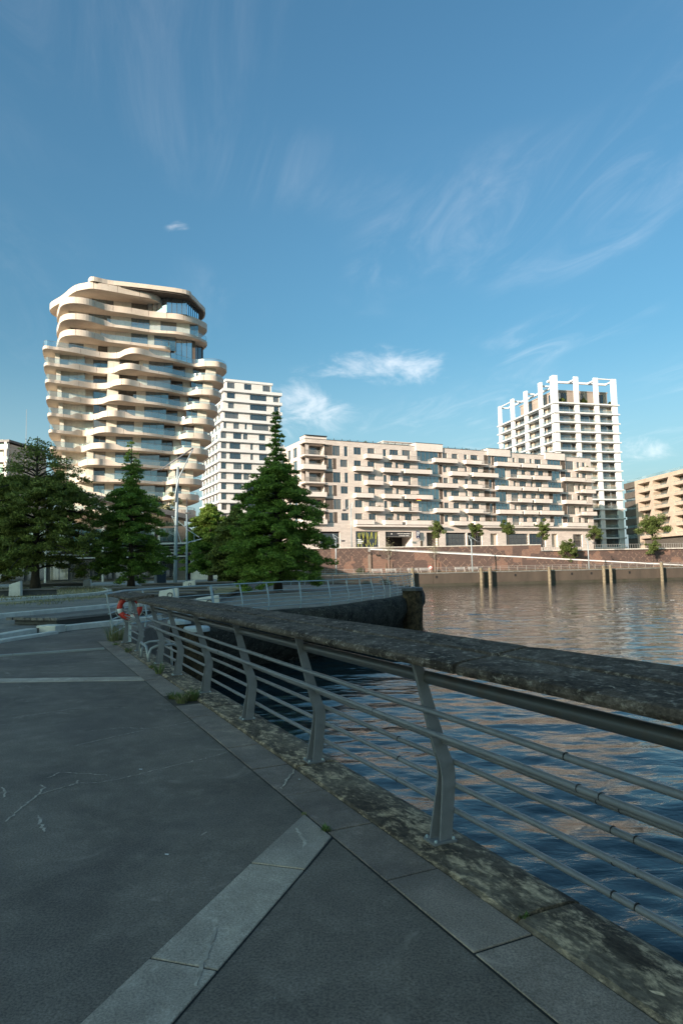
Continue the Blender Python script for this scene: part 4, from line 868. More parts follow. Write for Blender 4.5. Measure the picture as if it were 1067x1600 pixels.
    # local side wall lies in x=0, drawn as its own rotated part
    sw = empty('side_wall', (0, 16, 0), R(-90)); sw.parent = T
    so2 = [(16-b, 16-a, c, d) for (a, b, c, d) in so]+[(16-2.6, 16.0, zf(f)+0.28, zf(f)+2.78, 0.9) for f in range(1, 7)]
    holed_wall(MB(), 0, 16, 4.2, 32.2, so2, 0.002, 0.28).build('wall', 'beige_stone', sw)
    for (a, b, c, d) in so2[:12]: window(sw, a, b, c, d, 0.26, 'pane_teal', 'frame_bronze', nm=2)
    # ground floor
    def gwin(a, b, z0, z1, y, nm, pane='pane_dark', bars=1):
        w = window(T, a, b, z0, z1, y, pane, 'frame_dark', nm=nm, t=0.12)
        for k in range(1, bars+1): zz = z0+(z1-z0)*k/(bars+1); MB().box(a, b, y-0.06, y-0.013, zz-0.06, zz+0.06).build('transom', 'frame_dark', w)
        return w
    w = gwin(12.8, 19.1, 6.6, 10.5, 0.36, 6)
    gr = random.Random(5)
    for k in range(15):
        x = 13.2+k*0.39+gr.uniform(-.15, .15); zt = 10.35-gr.uniform(0, 0.3); zb = zt-gr.uniform(0.9, 3.2) if k % 3 else 6.7+gr.uniform(0.8, 1.4); sl = gr.uniform(-0.5, 0.5); wd = 0.07
        zt2 = zt if k % 3 else zb; zb2 = zb if k % 3 else 6.7
        MB().quad((x+sl-wd, 0.30, zb2), (x+sl+wd, 0.30, zb2), (x+wd, 0.30, zt2), (x-wd, 0.30, zt2)).build('painted_stripe', 'yellow_stripe', w)
    for (x, z, l) in ((13.2, 8.35, 1.2), (13.3, 7.95, 1.7), (13.2, 7.55, 1.4)): MB().box(x, x+l, 0.27, 0.29, z, z+0.26).build('window_sign', 'sign_white', w)
    ge = MB().box(21.0, 28.7, 4.98, 5.06, 6.2, 10.4).build('garage_entrance', 'black', T)
    MB().box(21.05, 28.65, 0.3, 0.5, 9.3, 10.43).build('sign_board', 'dark_metal', ge); MB().box(21.05, 28.65, 0.28, 0.42, 9.16, 9.26).build('sign_edge', 'rail_grey', ge)
    for (x0, x1, z, h) in ((24.6, 28.3, 9.86, 0.30), (25.0, 28.1, 9.36, 0.26)):
        x = x0; q = MB(); gr = random.Random(int(x0*10))
        while x < x1-0.1:
            wd = gr.uniform(0.14, 0.24); hh = h*gr.choice((0.75, 0.8, 1.0)); q.box(x, x+0.05, 0.26, 0.295, z, z+hh)
            if gr.random() < 0.8: q.box(x+0.05, x+wd, 0.26, 0.295, z+hh*gr.choice((0, 0.45)), z+hh*gr.choice((0.2, 0.62)))
            if gr.random() < 0.6: q.box(x+0.05, x+wd, 0.26, 0.295, z+hh*0.8, z+hh)
            x += wd+0.07
        q.build('sign_lettering', 'sign_white', ge)
    MB().lathe([(0.16, 0), (0.16, 0.03)], 12).build('sign_dot', 'sign_white', ge, loc=(22.9, 0.28, 9.9)).rotation_euler = (R(90), 0, 0)
    for z in (7.4, 7.9, 8.4, 8.9): MB().box(21.1, 22.9, 3.2, 3.3, z, z+0.12).build('garage_slat', 'frame_bronze', ge)  # bronze slats inside the garage entrance
    bs = MB().box(29.5, 30.45, -0.75, -0.55, 8.75, 10.6).build('blade_sign', 'sign_blue', T)
    MB().box(29.7, 29.86, -0.79, -0.751, 9.55, 10.4).box(29.86, 30.15, -0.79, -0.751, 10.26, 10.4).box(30.05, 30.22, -0.79, -0.751, 9.75, 10.3).box(29.62, 30.1, -0.79, -0.751, 9.4, 9.56).box(29.75, 30.1, -0.79, -0.751, 8.95, 9.1).build('sign_symbol', 'sign_white', bs)
    MB().box(29.9, 30.05, -0.55, 0, 9.9, 10.0).build('sign_bracket', 'dark_metal', bs)
    MB().box(31.0, 31.65, -0.03, 0.0, 6.3, 8.2).build('notice_panel', 'frame_bronze', T)
    d_ = MB().box(33.0, 36.2, 1.1, 1.18, 6.2, 10.3).build('entrance_door', 'taupe_panel', T); MB().box(33.3, 33.7, 1.02, 1.09, 6.3, 9.6).build('door_glass', 'pane', d_)
    for (a, b, nm) in ((38.7, 45.2, 6), (45.6, 50.3, 4), (58.3, 66.0, 6), (66.3, 72.1, 4), (82.3, 85.9, 3), (3.4, 8.6, 4)): gwin(a, b, 6.35, 10.05, 0.5, nm, 'pane_dark', 2)
    for (a, b) in ((53.0, 55.4), (74.3, 76.6)): MB().box(a, b, 0.7, 0.78, 6.3, 10.1).build('entrance_door', 'pink_wall', T)
    # flag and plants hung on balconies
    MB().box(29.2, 30.6, -1.66, -1.62, 18.3, 18.62).build('flag_stripe', 'ring_red', T); MB().box(29.3, 30.5, -1.66, -1.62, 18.05, 18.29).build('flag_stripe', 'yellow_stripe', T); MB().box(29.4, 30.4, -1.66, -1.62, 17.8, 18.04).build('flag_stripe', 'sign_blue', T)
    gr = random.Random(77)
    for f in range(1, 7):
        S = A if f % 2 == 0 else B
        for (a, b) in S['sol']:
            if gr.random() < 0.55:
                plant_clump(T, 'balcony_plant', (gr.uniform(a+0.6, b-0.6), -1.1, zf(f)+0.75), gr.uniform(0.35, 0.55))
beige_block()
# grey wing behind the tall conifer
gw = empty('rear_wing', (-20, 176, 0), R(26.2)); tag(gw, 'grey roofed rear wing half hidden behind the tall conifer', 'building wing')
MB().box(0, 12, 0, 14, 4, 25).build('wall', 'grey_roof', gw); MB().prism([(-0.4, -0.4), (12.4, -0.4), (12.4, 14.4), (-0.4, 14.4)], 25, 25.6).build('roof', 'dark_metal', gw)
for f in range(6):
    for x in (1, 4.5, 8): window(gw, x, x+2.2, 7.5+f*2.9, 9.4+f*2.9, -0.02, 'pane', 'frame_dark')

# ------------------------------------------------------------------ white tower between the curved tower and the beige block
def white_tower():
    T = empty('white_tower', (-41.18, 227.0, 0), R(25.0)); tag(T, 'white apartment tower with continuous balcony bands behind the tall conifer', 'apartment tower')
    rg = random.Random(21); D_ = 26
    zs = [62.65-3.47*k for k in range(17)]
    for k, zb in enumerate(zs):          # zb: underside of band, windows of storey above it
        xr = 23.0 if k < 3 else (21.6 if k < 6 else 24.5); x0 = 1.6 if k < 2 else (1.0 if k < 5 else 0.0)
        zt = zs[k-1] if k else 66.2
        xa, xb = (3.2, 19.4) if k == 0 else (x0+0.9, xr-0.6)
        band = MB().box(x0, xr, -0.9, D_, zb-0.02, zb+0.35).box(x0, xr, -0.9, -0.7, zb+0.35, zb+1.0).box(x0, x0+0.2, -0.7, D_, zb+0.35, zb+0.75).build('balcony_band', 'white_fin', T)
        MB().quad((x0-0.02, -0.7, zb+0.7), (x0-0.02, D_, zb+0.7), (x0-0.02, D_, zb+1.45), (x0-0.02, -0.7, zb+1.45)).build('glass_balustrade', 'glass_rail', band)
        pat = [[(3.4, 6.2), (9.5, 12.2), (16.2, 19.0)], [(3.4, 6.3), (11.5, 17.6), (20.0, 22.0)], [(3.8, 5.9), (11.5, 17.6), (20.2, 22.0)], [(2.6, 7.4), (11.5, 17.6), (20.3, 21)], [(1.3, 3.2), (5.6, 7.6), (9.6, 10.4), (12.2, 18.2)], [(1.2, 3.1), (5.5, 8.4), (9.0, 10.6), (14.6, 17.0)], [(1.3, 3.1), (4.2, 8.0), (11.5, 12.5), (14.6, 17.2)], [(1.3, 3.1), (4.2, 8.1), (11.5, 12.5), (14.6, 17.5)], [(1.2, 3.0), (5.5, 8.4), (9.0, 12)], [(1.2, 3.0), (5.5, 8.4), (9.0, 11)]][k if k < 10 else 6+k % 4]
        pat = [(max(a, xa+0.3), min(b, xb-0.3)) for a, b in pat]
        ops = [(a, b, zb+1.15, zt-0.25, 0.3) for a, b in pat if b-a > 0.5]
        holed_wall(MB(), xa, xb, zb+0.3, zt, ops, 0.0, 0.3).build('front_wall', 'white_clad', T)
        for o in ops: window(T, o[0], o[1], o[2], o[3], 0.28, 'pane', 'frame_dark', nm=max(1, round((o[1]-o[0])/1.7)), t=0.09)
        sd = empty('side_wall', (xa, D_-0.4, 0), R(-90)); sd.parent = T
        so = [(x, x+2.6, zb+0.4, zt-0.3, 0.3) for x in (1.5, 6.0, 10.5, 15.0, 19.5, 23.0) if x+2.6 < D_-0.6]
        holed_wall(MB(), 0, D_-0.4, zb+0.3, zt, so, 0.003, 0.3).build('wall', 'white_clad', sd)
        for o in so: window(sd, o[0], o[1], o[2], o[3], 0.28, 'pane', 'frame_dark', nm=2, t=0.09)
        MB().box(xb-0.3, xb, 0.1, D_-1, zb+0.3, zt).box(xa+0.4, xb-0.4, 1.5, 1.7, zb+0.3, zt).build('inner_wall', 'white_clad', T)
    MB().box(2.8, 19.8, -0.3, D_-2, 66.2, 67.0).build('roof', 'white_fin', T)
    MB().quad((19.6, -0.85, 63.6), (22.9, -0.85, 63.6), (22.9, -0.85, 64.5), (19.6, -0.85, 64.5)).build('roof_balustrade', 'glass_rail', T)
white_tower()

# ------------------------------------------------------------------ white gridded tower with crown of piers
def grid_tower():
    T = empty('gridded_tower', (75.79, 237.0, 0), R(14.9)); tag(T, 'white gridded apartment tower crowned with tall open piers behind the beige block', 'apartment tower')
    rg = random.Random(31)
    XP = [(0.0, 1.7), (8.4, 10.1), (16.5, 18.2), (23.7, 25.8)]; YP = [(0.0, 2.3), (6.0, 10.3), (16.4, 20.7), (26.4, 31.0), (37.0, 41.2)]
    zs = [58.35-3.43*k for k in range(16)]
    for k, z in enumerate(zs): MB().box(-0.5, 26.3, -0.5, 41.7, z-0.12, z+0.34).build('floor_slab', 'white_fin', T)
    for i, (a, b) in enumerate(XP):
        zt = [68.4, 68.3, 68.3, 68.2][i]
        MB().box(a, b, 0.0, 0.7, 4.0, zt).build('pier', 'white_fin', T)
        if i == 0: MB().box(0.0, 0.7, 0.702, 2.3, 4.0, 68.4).build('pier', 'white_fin', T)
    for i, (a, b) in enumerate(YP[1:]): MB().box(0.0, 0.7, a+(b-a)*0.52, b, 4.0, [68.1, 67.6, 67.1, 66.6][i]).build('pier', 'white_fin', T)
    # crown beams
    MB().box(1.0, 25.6, 5.2, 5.9, 67.2, 67.9).build('crown_beam', 'white_fin', T); MB().box(4.4, 5.1, 5.9, 41, 66.0, 66.6).build('crown_beam', 'white_fin', T)
    for i, (a, b) in enumerate(XP): MB().box(b-0.7, b, 0.702, 5.2, 67.4, 67.9).build('crown_beam', 'white_fin', T)
    for i, (a, b) in enumerate(YP[1:]): MB().box(0.702, 4.4, b-0.8, b, 65.9+0.3*(3-i), 66.4+0.3*(3-i)).build('crown_beam', 'white_fin', T)
    for i in range(3): MB().box(XP[i][1], XP[i+1][0], 0.12, 0.5, 67.8, 68.15).build('crown_beam', 'white_fin', T) if i == 2 else None
    for i in range(4): MB().box(0.1, 0.45, YP[i][1], YP[i+1][0]+1.2, 67.4-0.45*i, 67.75-0.45*i).build('crown_beam', 'white_fin', T) if i == 3 else None
    # penthouse behind the crown
    holed_wall(MB(), 3.6, 25.0, 58.6, 64.0, [(4.6, 8, 59, 63.6, 0.3), (12.2, 15.2, 59, 63.6, 0.3), (19.6, 23.5, 59.6, 63.4, 0.3)], 4.6, 0.3).build('penthouse_wall', 'penthouse', T)
    for (a, b) in ((4.6, 8), (12.2, 15.2), (19.6, 23.5)): window(T, a, b, 59.0, 63.5, 4.88, 'pane', 'frame_dark')
    MB().box(3.4, 25.2, 4.4, 30, 64.0, 64.4).box(3.6, 3.9, 4.9, 29.5, 58.6, 63.99).build('penthouse_roof', 'penthouse', T)
    for (a, b) in ((6, 9), (12, 15.5), (21, 25)): MB().box(3.5, 3.58, a, b, 59, 63.4).build('penthouse_window', 'pane', T)
    for (x, y, s) in ((4.6, 2.2, 1.3), (13, 2.0, 1.5), (24.0, 1.8, 0.9), (2.0, 22, 1.0)): plant_clump(T, 'terrace_plant', (x, y, 58.7), s)
    # storeys
    for k in range(15):
        zt = zs[k]-0.1; z0 = zs[k+1]+0.32
        for i in range(3):
            a, b = XP[i][1], XP[i+1][0]; yb = 1.9
            w1 = (b-a)*rg.uniform(0.08, 0.3)
            MB().box(a-1.2, a+w1, yb, yb+0.2, z0, zt).build('wall_panel', 'pink_wall', T)
            window(T, a+w1, b+1.2, z0, zt, yb+0.12, 'pane_warm' if (k*3+i*5) % 4 else 'pane', 'frame_bronze', nm=3)
            g_ = MB().quad((a, 0.06, z0), (b, 0.06, z0), (b, 0.06, z0+1.05), (a, 0.06, z0+1.05)).build('glass_balustrade', 'glass_rail', T)
            if rg.random() < 0.25: plant_clump(T, 'balcony_plant', (rg.uniform(a+.5, b-.5), 0.9, z0), rg.uniform(0.35, 0.6))
        for i in range(4):
            a, b = YP[i][1], YP[i+1][0]+2.2
            MB().quad((0.06, b, z0), (0.06, a, z0), (0.06, a, z0+1.05), (0.06, b, z0+1.05)).build('glass_balustrade', 'glass_rail', T)
            sw = empty('bay_glazing', (1.9, b+1.0, 0), R(-90)); sw.parent = T
            wd = b-a+2.0; w1 = wd*rg.uniform(0.1, 0.3)
            MB().box(0, w1, 0, 0.2, z0, zt).build('wall_panel', 'pink_wall', sw); window(sw, w1, wd, z0, zt, 0.12, 'pane_warm' if (k+i) % 4 == 0 else 'pane_dark' if (k*2+i) % 3 == 0 else 'pane', 'frame_bronze', nm=3)
    MB().box(3, 25.6, 3, 40.8, 3.5, 58.2).build('core_wall', 'white_clad', T)

grid_tower()

# ------------------------------------------------------------------ sandstone block at the right edge
def sand_block():
    T = empty('sandstone_block', (99.55, 240.0, 0), R(-85.0)); tag(T, 'warm sandstone apartment block with slanted loggias at the right edge', 'apartment block')
    zs = [25.0-3.1*k for k in range(7)]
    MB().box(0.6, 8.0, 0.6, 14, 4, 29.2).build('dark_wall', 'dark_clad', T)
    for k, z in enumerate(zs[:6]):
        MB().box(0.4, 7.9, 0.1, 0.6, z+1.9 if k else z+2.3, z+3.1+0.9 if k else 29.3).build('dark_band', 'dark_clad', T); window(T, 1.0, 7.6, z+0.2, z+1.9, 0.56, 'pane_teal', 'frame_dark', nm=6)
    MB().box(8.6, 60, 3.0, 16, 4, 28.9).build('core_wall', 'pink_wall', T)
    MB().box(8.0, 60, 0.0, 3.0, 28.0, 29.3).build('top_band', 'sand_stone', T)
    MB().quad((0.6, 1.2, 29.3), (60, 1.2, 29.3), (60, 1.2, 30.5), (0.6, 1.2, 30.5)).build('roof_balustrade', 'glass_rail', T)
    bays = [(9.9, 17.4, 19.5), (19.9, 28.2, 30.6), (30.9, 39.5, 42.0), (42.2, 50.5, 53), (53.2, 58, 60)]
    MB().box(8.0, 9.8, 0.0, 3.0, 4, 27.998).build('corner_pier', 'sand_stone', T)
    for k, z in enumerate(zs[:6]):
        top = 28.0 if k == 0 else zs[k-1]-0.02
        fl = MB().box(9.81, 60, -0.02, 3.0, z-0.02, z+0.95).build('balcony_band', 'sand_stone', T)
        for (a, b, c) in bays:
            # slanted cheek: wide at the foot, narrow at the head
            m = MB(); m.loft([[(b-1.0, 0.0, z+0.95), (c, 0.0, z+0.95), (c, 2.9, z+0.95), (b-1.0, 2.9, z+0.95)], [(b+0.35, 0.0, top), (c, 0.0, top), (c, 2.9, top), (b+0.35, 2.9, top)]]); m.build('slanted_cheek', 'sand_stone', T)
            window(T, a, b, z+0.4, top, 2.4, 'pane_warm' if (k+int(a)) % 2 else 'pane_dark', 'frame_dark', nm=5)
            MB().quad((a, 0.25, z+0.9), (b-0.8, 0.25, z+0.9), (b-0.8, 0.25, z+1.35), (a, 0.25, z+1.35)).build('glass_balustrade', 'glass_rail', fl)
    MB().box(9, 60, 1.5, 3, 4, 9.4).build('plinth', 'dark_clad', T)
sand_block()

# ------------------------------------------------------------------ pale block at the left edge, pavilion behind the trees
lbk = empty('pale_block', (-118, 186, 0), R(-8)); tag(lbk, 'pale apartment block with gridded balconies at the left edge behind the trees', 'apartment block')
MB().box(0, 29, 0.8, 18, 3, 37.2).build('core_wall', 'pink_wall', lbk); MB().box(-0.5, 29.5, -0.6, 18, 37.6, 38.2).build('roof', 'dark_metal', lbk)
for k in range(10):
    sl = MB().box(0, 29, -0.6, 0.85, 5+k*3.4, 5.35+k*3.4).build('floor_slab', 'white_clad', lbk); MB().quad((0, -0.5, 5.4+k*3.4), (29, -0.5, 5.4+k*3.4), (29, -0.5, 6.4+k*3.4), (0, -0.5, 6.4+k*3.4)).build('glass_balustrade', 'glass_rail', sl)
    for x in (1.5, 7, 12.5, 18, 23.5): window(lbk, x, x+3.4, 5.6+k*3.4, 8.0+k*3.4, 0.78, 'pane', 'frame_dark')
for x in (0.4, 6, 11.5, 17, 22.5, 28.4): MB().box(x-0.35, x+0.35, -0.58, 0.78, 3, 37.6).build('pier', 'white_clad', lbk)
MB().tube([(-80, 172, 5), (-80, 172, 44)], [0.12, 0.04], 6).build('aerial_mast', 'rail_grey'); tag(bpy.data.objects['aerial_mast'], 'thin aerial mast above the left trees', 'mast')

pv = empty('pavilion', (-47, 98, 0), R(8)); tag(pv, 'dark pavilion with long sloping roof glimpsed behind the conifers', 'pavilion')
MB().loft([[(0, -1.5, 15.0), (0, 14, 15.4), (0, 14, 16.0), (0, -1.5, 15.7)], [(26, -1.5, 9.0), (26, 14, 9.4), (26, 14, 10.0), (26, -1.5, 9.7)]]).build('roof', 'dark_metal', pv)
MB().loft([[(-8, -1.0, 14.2), (-8, 14, 14.6), (-8, 14, 15.0), (-8, -1.0, 14.9)], [(0, -1.2, 15.0), (0, 14, 15.4), (0, 14, 15.9), (0, -1.2, 15.6)]]).build('roof', 'dark_metal', pv)
MB().box(-6, 24, 2.5, 12, 0.4, 8.6).build('wall', 'dark_clad', pv)
for k in range(9): window(pv, -5+k*3.1, -2.4+k*3.1, 6.2, 8.3, 2.3, 'pane_teal', 'frame_dark', nm=2)
for k in range(9): window(pv, -5+k*3.1, -2.4+k*3.1, 0.8, 3.6, 2.3, 'pane_warm' if k % 3 == 0 else 'pane_dark', 'frame_dark', nm=2)
for z in (3.9, 4.4, 4.9, 5.4): MB().box(-6, 24, 1.9, 2.2, z, z+0.18).build('louvre', 'louvre', pv)
MB().box(-6.5, 24.5, 0.2, 2.4, 5.75, 6.0).build('canopy', 'louvre', pv)
for x in (-4, 4, 12, 20): MB().box(x, x+0.25, 0.4, 0.65, 0.4, 9).build('column', 'concrete_light', pv)
MB().loft([[(24.5, 3, 0.4), (24.5, 9, 0.4), (24.5, 9, 4.6), (24.5, 3, 4.6)], [(33, 3, 0.4), (33, 9, 0.4), (33, 9, 0.7), (33, 3, 0.7)]]).build('stair_wedge', 'concrete_light', pv)

# ------------------------------------------------------------------ brick terrace wall and ramp
bw = empty('brick_wall', (*qw(0, 15.8), 0), QROT); tag(bw, 'long patterned red brick terrace wall behind the far promenade', 'wall')
MB().box(0, 86.4, 0, 0.5, 0.3, 5.78).build('wall_face', 'brick_wall', bw); MB().box(86.42, 200, 0, 0.5, 0.3, 4.45).build('wall_face', 'brick_wall', bw)
for k in range(36):
    a, b = k*2.4, k*2.4+2.38; MB().box(a, b, -0.14, 0.6, 5.785, 5.97).build('coping_stone', 'concrete_light', bw, bevel=0.02)
for k in range(40):
    a, b = 86.42+k*2.4, 86.42+k*2.4+2.38; MB().box(a, b, -0.45, 0.6, 4.455, 4.68).build('coping_stone', 'concrete_light' if k % 7 else 'concrete', bw, bevel=0.02)
bar_rail(87, 180, 0.1, 4.7, 5.65, 0.55, r=0.05).build('railing', 'rail_grey', bw)
bar_rail(30, 47, 0.2, 5.98, 6.9, 0.9, r=0.04).build('railing', 'rail_grey', bw)
rp_ = empty('access_ramp', (*qw(0, 12.6), 0), QROT); tag(rp_, 'long brick access ramp with white coping descending along the terrace wall', 'ramp')
S0, S1, Z0, Z1 = 48.2, 150.0, 5.3, -1.5
def rz_(s): return Z0+(Z1-Z0)*(s-S0)/(S1-S0)
m = MB(); m.loft([[(S0, 0, 0.3), (S0, 0, rz_(S0)-0.02), (S0, 0.4, rz_(S0)-0.02), (S0, 0.4, 0.3)], [(132, 0, 0.3), (132, 0, max(0.35, rz_(132)-0.02)), (132, 0.4, max(0.35, rz_(132)-0.02)), (132, 0.4, 0.3)]]); m.build('wall_face', 'brick_wall', rp_)
MB().loft([[(S0, 0.4, 0.3), (S0, 0.4, rz_(S0)-0.9), (S0, 3.1, rz_(S0)-0.9), (S0, 3.1, 0.3)], [(128, 0.4, 0.25), (128, 0.4, 0.3), (128, 3.1, 0.3), (128, 3.1, 0.25)]]).build('walkway', 'asphalt_far', rp_)
for k in range(34):
    a = S0+2.5*k; b = a+2.48
    if rz_(b) < 0.4: break
    MB().loft([[(a, -0.16, rz_(a)), (a, -0.16, rz_(a)+0.24), (a, 0.5, rz_(a)+0.24), (a, 0.5, rz_(a))], [(b, -0.16, rz_(b)), (b, -0.16, rz_(b)+0.24), (b, 0.5, rz_(b)+0.24), (b, 0.5, rz_(b))]]).build('coping_stone', 'white_fin', rp_)
MB().loft([[(S0, 2.7, rz_(S0)-0.3), (S0, 2.7, rz_(S0)+0.55), (S0, 2.8, rz_(S0)+0.55), (S0, 2.8, rz_(S0)-0.3)], [(75, 2.7, rz_(75)-0.2), (75, 2.7, rz_(75)+0.6), (75, 2.8, rz_(75)+0.6), (75, 2.8, rz_(75)-0.2)]]).build('parapet', 'concrete', rp_)
# guard rail, benches, lamps on the far promenade
def far_rail(s0, s1, d, label):
    e = empty('promenade_fence', (*qw(s0, d), 0.45), QROT); tag(e, label, 'railing'); n = int((s1-s0)/1.9)
    for k in range(n+1): MB().box((s1-s0)*k/n-0.03, (s1-s0)*k/n+0.03, -0.03, 0.03, 0, 1.0).build('post', 'rail_grey', e)
    for z in (0.3, 0.62, 0.97): MB().box(0, s1-s0, -0.022, 0.022, z, z+0.05).build('rail', 'rail_grey', e)
far_rail(29, 190, 11.0, 'thin grey railing along the far promenade in front of the brick wall')
def bench(s, d, label):
    e = empty('park_bench', (*qw(s, d), 0.45), QROT); tag(e, label, 'bench', 'benches on the far promenade')
    for k in range(3): MB().box(0, 2.2, -0.25+0.17*k, -0.11+0.17*k, 0.42, 0.47).build('seat_slat', 'concrete', e)
    for k in range(2): MB().loft([[(0, 0.25+0.03*k, 0.58+0.18*k), (0, 0.28+0.03*k, 0.58+0.18*k), (0, 0.31+0.03*k, 0.72+0.18*k), (0, 0.28+0.03*k, 0.72+0.18*k)], [(2.2, 0.25+0.03*k, 0.58+0.18*k), (2.2, 0.28+0.03*k, 0.58+0.18*k), (2.2, 0.31+0.03*k, 0.72+0.18*k), (2.2, 0.28+0.03*k, 0.72+0.18*k)]]).build('back_slat', 'concrete', e)
    for x in (0.2, 2.0): MB().tube([(x, -0.22, 0), (x, -0.1, 0.41), (x, 0.2, 0.42), (x, 0.33, 0.95)], 0.035, 6).build('leg', 'concrete_light', e)
for i, (s, lab) in enumerate(((47.3, 'pale slatted bench under the ramp, farthest of the pair toward the conifer'), (50.1, 'pale slatted bench under the ramp, nearer the bare saplings'), (54.5, 'pale slatted bench between sapling and no entry sign, toward the conifer'), (57.0, 'pale slatted bench just beside the round red sign'), (64.2, 'pale slatted bench beside the far lamp post, toward the red sign'), (67.0, 'pale slatted bench beside the far lamp post, close to the lamp'))): bench(s, 7.5, lab)
def far_lamp(s, d, h, label, flip=1):
    e = empty('street_lamp', (*qw(s, d), 0.45), QROT); tag(e, label, 'lamp', 'pale street lamps on the far bank')
    MB().tube([(0, 0, 0), (0, 0, h*0.55), (0, 0, h*0.93)], [0.13, 0.11, 0.09], 8).build('pole', 'steel_light', e, smooth=True)
    MB().tube([(0, 0, h*0.84), (-0.55*flip, 0, h*1.03)], 0.06, 6).tube([(-0.55*flip, 0, h*1.03), (1.25*flip, 0, h*0.86)], 0.05, 6).build('arm', 'steel_light', e)
    MB().box(min(1.1*flip, 1.8*flip), max(1.1*flip, 1.8*flip), -0.14, 0.14, h*0.83, h*0.87).build('lamp_head', 'dark_metal', e)
far_lamp(40.0, 5.2, 7.6, 'pale lamp post with angled arm beside the tall conifer on the far bank')
far_lamp(67.3, 6.0, 7.0, 'pale lamp post with angled arm below the beige block, middle of the far bank')
far_lamp(92.0, 6.0, 6.2, 'pale lamp post with angled arm by the round green tree on the far bank')
far_lamp(46.2, 24.0, 10.3, 'tall pale lamp post before the striped shop window', -1); bpy.data.objects['street_lamp.003'].location.z = 5.7
sg = empty('round_sign', (*qw(60.0, 10.4), 0.45), QROT); tag(sg, 'round white and red prohibition sign on the far railing', 'sign')
MB().lathe([(0.42, 0), (0.42, 0.03)], 16).build('disc', 'ring_red', sg, loc=(0, 0, 1.0)).rotation_euler = (R(90), 0, 0)
MB().lathe([(0.31, 0), (0.31, 0.035)], 16).build('disc_face', 'sign_white', sg, loc=(0, -0.002, 1.0)).rotation_euler = (R(90), 0, 0)
bx_ = MB().box(-0.33, 0.33, -0.045, -0.037, -0.05, 0.05).build('slash', 'ring_red', sg, loc=(0, 0, 1.0)); bx_.rotation_euler = (0, R(45), 0)
MB().box(-0.04, 0.04, 0, 0.06, 0, 1.3).build('post', 'rail_grey', sg)

# ------------------------------------------------------------------ trees
def leaf_mesh(name, C, size, parent, mt, rs, flat=0.5, tone=(0.7, 1.7), elong=1.6):
    """many small leaf faces centred at C (n,3) with per-face size"""
    n = len(C); a = rs.normal(size=(n, 3)); a[:, 2] *= flat; a /= np.linalg.norm(a, axis=1)[:, None]
    b = rs.normal(size=(n, 3)); b[:, 2] *= flat; b -= a*(a*b).sum(1)[:, None]; b /= np.linalg.norm(b, axis=1)[:, None]
    s = (size*rs.uniform(0.6, 1.35, n))[:, None] if np.isscalar(size) else (size*rs.uniform(0.6, 1.35, n))[:, None]
    a = a*s*elong; b = b*s*0.75
    V = np.stack([C-a, C-b*0.9+a*0.1, C+a, C+b*0.9+a*0.1], 1).reshape(-1, 3)
    me = bpy.data.meshes.new(name); me.vertices.add(4*n); me.vertices.foreach_set('co', V.astype(np.float32).ravel()); me.loops.add(4*n); me.loops.foreach_set('vertex_index', np.arange(4*n, dtype=np.int32))
    me.polygons.add(n); me.polygons.foreach_set('loop_start', np.arange(0, 4*n, 4, dtype=np.int32)); me.polygons.foreach_set('loop_total', np.full(n, 4, np.int32)); me.update(calc_edges=True)
    ca = me.color_attributes.new('tone', 'FLOAT_COLOR', 'CORNER'); t = rs.uniform(tone[0], tone[1], n); arr = np.ones((4*n, 4), np.float32); arr[:, :3] = np.repeat(t, 4)[:, None]; ca.data.foreach_set('color', arr.ravel())
    me.materials.append(MATS[mt]); o = bpy.data.objects.new(name, me); COL.objects.link(o); o.parent = parent; return o
